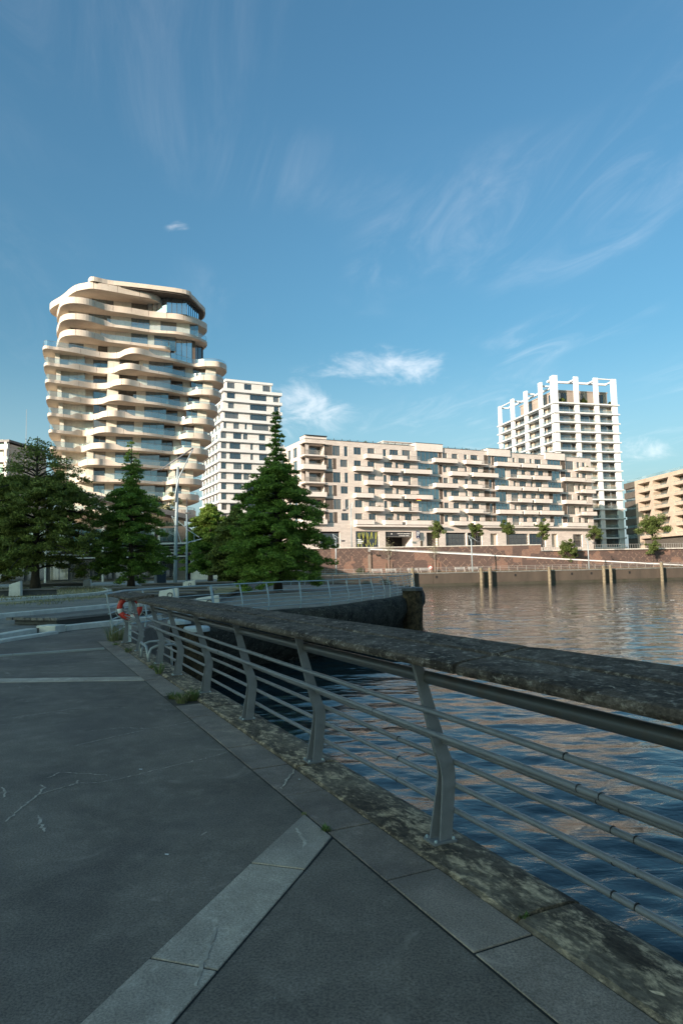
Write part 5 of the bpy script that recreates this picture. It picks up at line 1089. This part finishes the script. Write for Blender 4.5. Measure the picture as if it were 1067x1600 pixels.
def conifer(loc, h, prof, label, seed, mt='needles', dens=1.0, leaf=0.12, droop=0.12, trunk_r=0.28, z_first=0.05, lean=(0, 0), gap=0.0, top_thin=1.0, clump=1.0, cat='tree'):
    """swamp-cypress like tree: whorled boughs carrying rounded sprays. prof: (height fraction, radius)"""
    e = empty('conifer_tree', loc); tag(e, label, cat, 'conifers on the terraces'); rs = np.random.RandomState(seed)
    hs = [p[0] for p in prof]; rr = [p[1] for p in prof]
    tp = [(lean[0]*f*f, lean[1]*f*f, h*f) for f in np.linspace(0, 0.99, 12)]
    tr = MB(); tr.tube(tp, [trunk_r*(1-0.93*f)*(1.35 if f == 0 else 1) for f in np.linspace(0, 1, 12)], 9)
    C = []; z = z_first*h; ang = rs.uniform(0, 6)
    while z < 0.985*h:
        f = z/h; rad = np.interp(f, hs, rr); nb = 7 if rad > 1.5 else (5 if rad > 0.6 else 4)
        for k in range(nb):
            ang += 2.399+rs.uniform(-.35, .35); ln = rad*rs.uniform(0.68, 1.12)
            if rs.rand() < gap: continue
            d = np.array([math.cos(ang), math.sin(ang), 0]); base = np.array([lean[0]*f*f, lean[1]*f*f, z])
            tip_dz = ln*rs.uniform(-0.02, 0.20)-droop*ln*ln*0.3
            npt = 6; pts = []
            for j in range(npt):
                t = j/(npt-1); pts.append(base+d*ln*t+np.array([0, 0, tip_dz*t+ln*0.16*math.sin(t*math.pi)]))
            if ln > 0.5: tr.tube([tuple(p) for p in pts], [max(0.012, 0.018*ln*(1-0.85*j/(npt-1))) for j in range(npt)], 4)
            ncl = max(1, int(round(ln/(0.50*clump))))
            for c in range(ncl):
                t = 0.25+0.78*(c+rs.uniform(0.1, 0.9))/ncl; q = base+d*ln*min(t, 1.02)+np.array([0, 0, tip_dz*t+ln*0.16*math.sin(min(t, 1)*math.pi)])
                side = np.array([-d[1], d[0], 0])*rs.normal()*0.20*ln*(1.15-0.6*t)
                q = q+side; cr = (0.30+0.16*rs.rand()+0.05*ln*(1-t))*clump*min(1, 0.45+0.4*rad)
                m = int(95*dens*(cr/0.42)**2*(top_thin if f > 0.72 else 1)); 
                g = rs.normal(size=(m, 3)); g /= np.linalg.norm(g, axis=1)[:, None]; g *= (rs.rand(m)**0.45)[:, None]; g[:, 2] *= 0.62; g[:, 2] = np.where(g[:, 2] < 0, g[:, 2]*0.65, g[:, 2])
                C.append(q+g*cr*np.array([1.15, 1.15, 1.0]))
        z += max(0.16, 0.036*h*(0.65+0.5*rad/max(rr)))*clump**0.5
    C = np.concatenate(C); leaf_mesh('crown', C, leaf, e, mt, rs, flat=0.75); tr.build('trunk', 'bark', e, smooth=True); return e
PROF = [(0, 3.2), (0.06, 3.8), (0.18, 3.85), (0.32, 3.5), (0.46, 2.85), (0.58, 2.05), (0.64, 1.5), (0.67, 0.85), (0.76, 0.62), (0.88, 0.45), (0.96, 0.22), (1, 0.05)]
conifer((-4.55, 48.2, 0.1), 13.0, PROF, 'tall dark green conifer with slim spire standing on the jetty', 5, dens=1.4, leaf=0.066, trunk_r=0.26, gap=0.05)
conifer((-24.2, 54, 0.4), 12.4, [(0, 3.2), (0.08, 5.2), (0.25, 5.6), (0.5, 5.2), (0.68, 3.9), (0.80, 2.6), (0.9, 1.5), (0.97, 0.5), (1, 0.1)], 'broad olive green conifer at the left edge with thin crown', 6, mt='needles_olive', dens=0.8, leaf=0.075, z_first=0.13, trunk_r=0.34, top_thin=0.22, clump=1.0, gap=0.22)
conifer((-30.5, 57, 0.4), 11.6, [(0, 3), (0.1, 4.5), (0.3, 5), (0.6, 4.2), (0.8, 2.6), (1, 0.3)], 'dark conifer cut by the left edge behind the broad olive one', 7, mt='needles_olive', dens=0.9, leaf=0.09, z_first=0.14, clump=1.2, gap=0.15, top_thin=0.4)
conifer((-17.9, 58, 0.4), 12.6, [(0, 2.8), (0.08, 3.6), (0.3, 3.7), (0.5, 3.1), (0.60, 2.2), (0.66, 1.0), (0.80, 0.95), (0.92, 0.45), (1, 0.08)], 'mid green conifer with drooping tiers and thin spire before the curved tower', 8, dens=1.1, leaf=0.072, z_first=0.10, trunk_r=0.27, droop=0.24, gap=0.25, top_thin=0.7)
conifer((-16.2, 84, 0.45), 9.6, [(0, 2.6), (0.12, 3.6), (0.4, 3.5), (0.7, 2.3), (0.9, 1.0), (1, 0.1)], 'dark spreading conifer right of the tall grey lamp mast', 9, dens=0.9, leaf=0.095, z_first=0.12, clump=1.2, gap=0.2)
conifer((-9.6, 62, 0.3), 7.2, [(0, 1.6), (0.2, 2.4), (0.5, 2.1), (0.8, 1.0), (1, 0.1)], 'small bushy conifer close beside the tall spired one', 10, mt='needles_olive', dens=0.8, leaf=0.11, clump=1.2)
conifer((-41, 66, 0.4), 12, [(0, 3), (0.1, 4.5), (0.4, 4.5), (0.75, 3), (1, 0.2)], 'conifer mostly outside the left edge', 12, dens=0.45, leaf=0.16, clump=1.5)
def broadleaf(loc, h, r, label, seed, mt='leaves', n=4200, leaf=0.10, trunk=0.42, bark='bark', group='small trees on the far bank', squash=1.0, blobs=30):
    e = empty('deciduous_tree', loc); tag(e, label, 'tree', group); rs = np.random.RandomState(seed)
    tr = MB(); tr.tube([(0, 0, 0), (rs.uniform(-.1, .1), 0, h*trunk), (rs.uniform(-.2, .2), rs.uniform(-.2, .2), h*0.8)], [0.13*r/1.8, 0.10*r/1.8, 0.03], 7)
    zc = h*(1+trunk*0.75)/2; hz = h*(1-trunk*0.75)/2*squash; C = []
    for k in range(blobs):
        d = rs.normal(size=3); d /= np.linalg.norm(d); d *= rs.uniform(0.2, 1.0); c = np.array([d[0]*r*1.05, d[1]*r*1.05, zc+d[2]*hz*0.95-0.12*hz*abs(d[0])]); cr = r*rs.uniform(0.18, 0.42)
        tr.tube([(0, 0, h*trunk*0.95), tuple((np.array([0, 0, h*trunk])+c)/2), tuple(c)], [0.05, 0.035, 0.012], 4)
        m = n//blobs; g = rs.normal(size=(m, 3)); g /= np.linalg.norm(g, axis=1)[:, None]; g *= (rs.rand(m)**0.4)[:, None]; C.append(c+g*cr*np.array([1, 1, 0.75]))
    leaf_mesh('crown', np.concatenate(C), leaf, e, mt, rs, flat=0.9); tr.build('trunk', bark, e); return e
def fq(u_s, d, z): p = qw(u_s, d); return (p[0], p[1], z)
GT = 'small trees on the terrace'
broadleaf(fq(64.0, 17.6, 5.75), 5.9, 1.75, 'small green tree on the terrace before the shop windows, nearest the garage', 31, group=GT)
broadleaf(fq(72.2, 17.6, 5.75), 5.7, 1.7, 'small green tree on the terrace, second from the garage', 32, group=GT)
broadleaf(fq(80.0, 18.2, 5.75), 6.2, 1.6, 'small green tree on the terrace, third from the garage', 33, group=GT)
broadleaf(fq(87.9, 18.0, 4.4), 7.5, 1.65, 'slender green tree on the terrace at the step of the brick wall', 34, group=GT)
broadleaf(fq(102.2, 22, 4.4), 6.6, 1.8, 'small green tree before the foot of the gridded tower', 35, group=GT)
broadleaf(fq(118.0, 24, 4.4), 9.0, 3.4, 'larger green tree before the sandstone block', 36, group=GT, n=8000, leaf=0.13, blobs=40)
broadleaf(fq(91.6, 13.5, 0.5), 7.0, 2.15, 'round dense green tree below the ramp beside the far lamp', 37, trunk=0.3, n=6500)
broadleaf(fq(111.5, 14.0, 0.5), 6.6, 1.6, 'small young tree against the brick wall at the right', 38, trunk=0.42, n=2200)
broadleaf((-31.0, 121, 5.7), 10.5, 2.4, 'pale silvery tree in front of the curved tower above the dark roof', 39, mt='leaves_pale', n=2600, leaf=0.17, trunk=0.25, group='trees beyond the terraces', squash=1.25, blobs=20)
broadleaf((-16.6, 99, 0.4), 8.6, 2.8, 'loose green tree behind the lamp mast before the white tower', 40, n=2600, leaf=0.2, trunk=0.3, group='trees beyond the terraces')
broadleaf((-12.2, 88, 0.4), 7.0, 2.3, 'yellowish green tree between the lamp mast and tall conifer', 41, n=2600, leaf=0.18, trunk=0.3, group='trees beyond the terraces')
def bare_sapling(loc, h, label, seed):
    e = empty('sapling_tree', loc); tag(e, label, 'tree', 'bare saplings on the far promenade'); rs = np.random.RandomState(seed); tr = MB(); tr.tube([(0, 0, 0), (0.05, 0, h*0.5), (0, 0.05, h*0.95)], [0.06, 0.045, 0.012], 6)
    for k in range(34):
        f = rs.uniform(0.35, 0.95); a = rs.uniform(0, 6.28); l = (1.1-f)*h*0.42*rs.uniform(0.6, 1.1); b0 = np.array([0, 0, h*f]); d = np.array([math.cos(a), math.sin(a), rs.uniform(0.5, 1.1)]); tr.tube([tuple(b0), tuple(b0+d*l*0.5), tuple(b0+d*l)], [0.022, 0.015, 0.007], 4)
    tr.build('trunk', 'bark_pale', e); C = rs.normal(size=(420, 3))*np.array([0.75, 0.75, 0.95])+np.array([0, 0, h*0.72]); leaf_mesh('crown', C, 0.06, e, 'leaves_pale', rs)
    for x in (-0.6, 0.6): MB().tube([(x, 0, 0), (x, 0, 2.1)], 0.05, 6).build('stake', 'old_pile', e)
bare_sapling(fq(51.8, 12.3, 0.5), 6.6, 'thin almost bare sapling between stakes before the garage entrance', 1)
bare_sapling(fq(61.5, 12.3, 0.5), 6.3, 'thin almost bare sapling between stakes beside the round sign', 2)
for i, (s, w, lab) in enumerate(((46.2, 0.9, 'low dark shrub against the wall left of the first bench'), (55.4, 1.1, 'low dark shrub against the wall behind the benches'), (64.6, 1.0, 'low dark shrub against the wall behind the lamp bench'), (70.8, 1.5, 'bushy shrub against the wall right of the far lamp'), (82.0, 0.9, 'low shrub against the wall below the ramp middle'), (105.0, 1.0, 'low shrub against the wall near the right edge'))):
    e = empty('shrub', fq(s, 13.6, 0.48)); tag(e, lab, 'shrub', 'shrubs along the brick wall'); rs = np.random.RandomState(60+i); g = rs.normal(size=(700, 3)); g /= np.linalg.norm(g, axis=1)[:, None]; g *= (rs.rand(700)**0.4)[:, None]; leaf_mesh('foliage', g*np.array([w, w*0.7, w*0.75])+np.array([0, 0, w*0.6]), 0.11, e, 'leaves', rs, tone=(0.4, 0.9)); MB().tube([(0, 0, 0), (0.1, 0, w)], [0.05, 0.02], 5).build('stem', 'bark', e)

# ------------------------------------------------------------------ furniture on the terraces
def deck(loc, L_, W_, rz, label, h=0.30, n=6, z=0.4):
    e = empty('timber_deck', (loc[0], loc[1], z), R(rz)); tag(e, label, 'bench', 'dark timber lounging decks on the terraces'); rg = random.Random(int(loc[1]*10))
    for k in range(n): MB().box(-L_/2+rg.uniform(0, .05), L_/2-rg.uniform(0, .05), -W_/2+W_*k/n+0.012, -W_/2+W_*(k+1)/n-0.012, h-0.07, h+rg.uniform(0, 0.008)).build('plank', 'timber', e)
    MB().box(-L_/2+0.18, L_/2-0.18, -W_/2+0.16, W_/2-0.16, 0, h-0.075).build('plinth', 'dark_metal', e); return e
deck((-8.0, 21.9), 4.9, 1.9, 68, 'broad grey timber deck beside the lifebuoy on the lower terrace', n=8, z=0.15, h=0.2)
deck((-18.6, 38.6), 5.0, 0.8, 20, 'dark timber bench beam beside the pale block under the left conifer', z=0.42, h=0.38)
deck((-14.2, 48.6), 4.2, 2.2, 8, 'dark timber deck between lawn and the middle conifer', z=0.30)
deck((-11.2, 45.5), 4.6, 2.4, 14, 'dark timber deck behind the large ring marked block', z=0.30)
deck((-12.6, 56), 7.5, 2.0, 6, 'long dark timber deck in front of the lamp mast', z=0.42, h=0.3)
deck((-9.6, 38.5), 5.0, 2.2, 10, 'dark timber deck behind the jetty railing near the small block', z=0.28)
deck((-27.5, 66), 6.5, 1.6, 4, 'dark timber deck on the lawn between the left conifers', z=0.44, h=0.35)
deck((-8.9, 33.0), 3.6, 2.0, 18, 'dark timber deck right behind the broad handrail', z=0.28)
def ring_block(loc, w, h, rz, label, z=0.3, ring=True):
    e = empty('concrete_block', (loc[0], loc[1], z), R(rz)); tag(e, label, 'block', 'pale concrete end blocks')
    MB().loft([[(-w/2, -0.22, 0), (w/2, -0.22, 0), (w/2, 0.22, 0), (-w/2, 0.22, 0)], [(-w/2+0.02, -0.2, h*0.78), (w/2-0.02, -0.2, h), (w/2-0.02, 0.2, h), (-w/2+0.02, 0.2, h*0.78)]]).build('body', 'concrete_light', e, bevel=0.03)
    if ring:
        m = MB(); n = 18; c = (0.06, -0.222, h*0.46)
        for k in range(n):
            a0, a1 = 2*math.pi*k/n, 2*math.pi*(k+1)/n
            for r0, r1, y in ((0.085, 0.125, -0.24),):
                m.quad((c[0]+r0*math.cos(a0), y, c[2]+r0*math.sin(a0)), (c[0]+r1*math.cos(a0), y, c[2]+r1*math.sin(a0)), (c[0]+r1*math.cos(a1), y, c[2]+r1*math.sin(a1)), (c[0]+r0*math.cos(a1), y, c[2]+r0*math.sin(a1)))
                m.quad((c[0]+r1*math.cos(a0), y, c[2]+r1*math.sin(a0)), (c[0]+r1*math.cos(a0), -0.2, c[2]+r1*math.sin(a0)), (c[0]+r1*math.cos(a1), -0.2, c[2]+r1*math.sin(a1)), (c[0]+r1*math.cos(a1), y, c[2]+r1*math.sin(a1)))
        m.build('ring_emblem', 'tube_dark', e)
ring_block((-7.75, 30.6), 0.85, 0.60, 8, 'pale concrete block with a round ring emblem behind the handrail end', 0.28)
ring_block((-11.9, 53.2), 0.95, 0.62, 8, 'smaller looking pale ring block farther back toward the lamp mast', 0.32)
ring_block((-5.2, 26.4), 0.9, 0.52, 12, 'pale concrete block low behind the jetty railing, beside the handrail', 0.14)
ring_block((-18.1, 38.0), 0.62, 0.84, 10, 'upright pale concrete block under the left conifer', 0.43, ring=False)
ring_block((-24.0, 64.5), 0.7, 0.7, 5, 'tiny pale concrete block far back under the left conifers', 0.43, ring=False)
# lamp masts
lm = empty('lamp_mast', (-19.05, 78, 0.4)); tag(lm, 'tall grey lamp mast with folded arm between the conifers', 'lamp')
MB().tube([(0, 0, 0), (0.1, 0, 6), (0.33, 0, 13.3)], [0.22, 0.20, 0.15], 12).build('pole', 'steel_light', lm, smooth=True)
MB().tube([(0.1, -0.2, 9.2), (0.15, -0.25, 10.4), (0.5, -0.25, 12.0), (2.15, -0.2, 15.4)], [0.09, 0.09, 0.08, 0.06], 8).build('arm', 'steel_light', lm, smooth=True)
MB().tube([(2.15, -0.2, 15.4), (0.2, -0.2, 14.15), (-1.6, -0.2, 12.95)], [0.09, 0.09, 0.07], 8).tube([(0.2, -0.2, 14.15), (1.5, -0.2, 13.95)], 0.03, 6).build('boom', 'steel', lm, smooth=True)
MB().loft([[(-1.6, -0.32, 12.95), (-1.6, -0.08, 12.95), (-1.6, -0.08, 13.1), (-1.6, -0.32, 13.1)], [(-2.6, -0.4, 12.84), (-2.6, 0.0, 12.84), (-2.6, 0.0, 12.95), (-2.6, -0.4, 12.95)]]).build('lamp_head', 'dark_metal', lm)
for z in (3.0, 6.4, 9.2): MB().lathe([(0.25, z), (0.255, z+0.12)], 10, (0.08, 0)).build('collar', 'steel', lm)
l2 = empty('signal_mast', (-18.2, 80, 0.4)); tag(l2, 'thinner grey mast with triangular outrigger arms beside the tall lamp', 'mast')
MB().tube([(0, 0, 0), (0.05, 0, 8.8)], [0.13, 0.10], 10).build('pole', 'steel_light', l2, smooth=True)
MB().tube([(0, 0, 4.6), (1.75, 0, 5.0)], 0.07, 6).tube([(0.05, 0, 6.2), (1.5, 0, 5.2)], 0.05, 6).tube([(0.9, 0, 4.8), (0.9, 0, 5.6)], 0.035, 5).tube([(0, 0, 6.3), (-1.75, 0, 7.8)], 0.05, 6).tube([(-1.75, 0, 7.8), (-1.2, 0, 6.6), (-0.6, 0, 4.4)], 0.05, 6).build('outrigger', 'steel_light', l2)
MB().tube([(0.05, 0, 8.8), (0.1, -0.1, 9.9)], 0.06, 6).box(-0.05, 0.5, -0.3, 0, 8.0, 8.15).build('lamp_head', 'dark_metal', l2)
bn = empty('service_cabinet', (-18.6, 70.5, 0.4), R(12)); tag(bn, 'dark blue service cabinet with a pale symbol beside the middle conifer', 'cabinet')
MB().box(-0.45, 0.45, -0.35, 0.35, 0, 1.85).build('body', 'bin_blue', bn, bevel=0.03); MB().box(-0.75, -0.47, -0.3, 0.3, 0, 1.7).build('side_panel', 'rail_grey', bn)
MB().box(-0.04, 0.2, -0.36, -0.352, 1.15, 1.5).box(0.02, 0.14, -0.362, -0.3521, 1.5, 1.58).build('symbol', 'white_paint', bn)
# ------------------------------------------------------------------ weeds in the joints
def tuft(loc, r, h, n, label, seed, dry=0.3, z=0.0):
    e = empty('grass_tuft', (loc[0], loc[1], z)); tag(e, label, 'grass', 'weeds growing along the kerb'); rg = random.Random(seed)
    ms = {'blades': MB(), 'dry_grass': MB()}
    for k in range(n):
        a = rg.uniform(0, 6.28); q = r*math.sqrt(rg.random())*0.6; b = Vector((q*math.cos(a), q*math.sin(a), 0)); a2 = a+rg.uniform(-.9, .9); l = h*rg.uniform(0.35, 1.1); out = Vector((math.cos(a2), math.sin(a2), 0))*rg.uniform(0.15, 0.9)*l; w = 0.0035+0.002*rg.random()
        sd = Vector((-math.sin(a2), math.cos(a2), 0))*w; md = b+out*0.4+Vector((0, 0, l*0.62)); tip = b+out+Vector((0, 0, l*rg.uniform(0.55, 1.0)))
        m = ms['dry_grass' if rg.random() < dry else 'blades']; m.quad(b-sd, b+sd, md+sd*0.8, md-sd*0.8); m.poly([md-sd*0.8, md+sd*0.8, tip])
    for nm, m in ms.items():
        if m.f:
            o = m.build('blades' if nm == 'blades' else 'dry_stalks', nm, e); set_tone(o, rg, 0.6, 1.25)
    return e
def kxy(t, y): p = kw(t, y); return (p[0], p[1])
MB().box(4.80, 5.50, 0.172, 0.47, -0.05, 0.0045).build('soil_patch', 'bark', pav)
tuft(kxy(5.05, 0.22), 0.12, 0.16, 220, 'large weed tuft in the missing slab by the third post', 1, 0.25)
tuft(kxy(5.28, 0.38), 0.13, 0.10, 160, 'low leafy weed in the missing slab, toward the asphalt', 2, 0.1)
tuft(kxy(4.95, 0.36), 0.10, 0.13, 120, 'half dry weed in the missing slab, toward the camera', 3, 0.7)
tuft((-5.25, 15.9), 0.32, 0.5, 190, 'tall half dry grass tuft at the far end of the kerb', 4, 0.65)
tuft((-4.95, 15.0), 0.12, 0.08, 60, 'tiny green weed in the paving before the dry tuft', 5, 0.1)
tuft(kxy(10.75, 0.16), 0.10, 0.13, 80, 'small yellowish weed at the foot of the railing bay', 6, 0.4)
tuft(kxy(7.4, 0.18), 0.08, 0.20, 60, 'slim weed on the kerb between the fifth and sixth posts', 7, 0.15, 0.02)
tuft(kxy(8.1, 0.17), 0.07, 0.08, 40, 'tiny weed on the kerb next to the ladder', 8, 0.3, 0.02)
tuft(kxy(0.49, 0.468), 0.05, 0.035, 46, 'tiny green weed at the tip of the pale paving strip', 9, 0.05, 0.004)
tuft(kxy(0.80, 0.478), 0.035, 0.018, 24, 'speck of moss at the joint above the pale strip', 10, 0.6, 0.004)
tuft(kxy(-0.86, 0.12), 0.03, 0.03, 24, 'speck of weed in the kerb joint near the nearest post', 11, 0.1, 0.01)
lg = MB(); rg = random.Random(8)
for k in range(9000):
    x, y = rg.uniform(-34, -12.4), rg.uniform(29, 62)
    if x > -14.6-(abs(y-41)*0.12): pass
    b = Vector((x, y, 0.29 if x > -15.2 else 0.43)); a = rg.uniform(0, 6.28); l = rg.uniform(0.05, 0.16); sd = Vector((math.cos(a), math.sin(a), 0))*0.02; lg.poly([b-sd, b+sd, b+Vector((rg.uniform(-.05, .05), rg.uniform(-.05, .05), l))])
o = lg.build('lawn_grass', 'dry_grass'); o['kind'] = 'stuff'; o['label'] = 'sparse dry grass on the terrace lawns'
# small litter on the asphalt
for i, (x, y) in enumerate(((-1.63, 5.55), (-1.0, 3.9), (-0.35, 5.2))):
    rg = random.Random(i); c = MB().poly([(0.014*math.cos(a)*rg.uniform(.6, 1.2), 0.009*math.sin(a)*rg.uniform(.6, 1.2), 0.004+0.003*math.sin(3*a)) for a in [k*6.283/7 for k in range(7)]]).build('paper_scrap', 'white_paint', None, loc=(x, y, 0.001)); tag(c, ['white paper scrap on the asphalt near the long crack', 'tiny pale scrap on the asphalt left of the strip', 'tiny pale scrap on the asphalt toward the railing'][i], 'litter')

# ------------------------------------------------------------------ unseen buildings behind the camera, sized and placed to shade the promenade
def shade_block(x0, x1, y0, y1, h, label):
    e = empty('shade_tower', (x0, y0, 0)); tag(e, label, 'building', 'unseen shading buildings behind the promenade'); w, d = x1-x0, y1-y0
    ops = [(2+i*4.0, 4.6+i*4.0, 1.2+k*3.6, 3.4+k*3.6, 0.3) for i in range(int((w-4)/4)) for k in range(int(h/3.6)-1)]
    sd = empty('rear_facade', (w, d, 0), R(180)); sd.parent = e
    holed_wall(MB(), 0, w, 0, h, ops, 0, 0.3).build('wall', 'pink_wall', sd)
    m = MB()
    for o in ops: m.quad((o[0], 0.28, o[2]), (o[1], 0.28, o[2]), (o[1], 0.28, o[3]), (o[0], 0.28, o[3]))
    g = m.build('glazing', 'pane', sd); g['kind'] = 'stuff'
    MB().box(0.01, w-0.01, 0, d-0.32, 0, h-0.1).build('body', 'pink_wall', e); MB().box(-0.2, w+0.2, -0.2, d+0.2, h, h+0.6).build('roof', 'grey_roof', e)
SB = [(-350, -279, -234, -206, 108, 'tall unseen tower placed for shade behind the camera, farthest to the side'), (-277, -206, -230, -204, 97, 'unseen tower placed for shade behind the promenade, middle of the row'), (-204, -128, -228, -202, 96, 'unseen tower placed for shade behind the promenade, nearest the water')]
for a in SB: shade_block(*a)
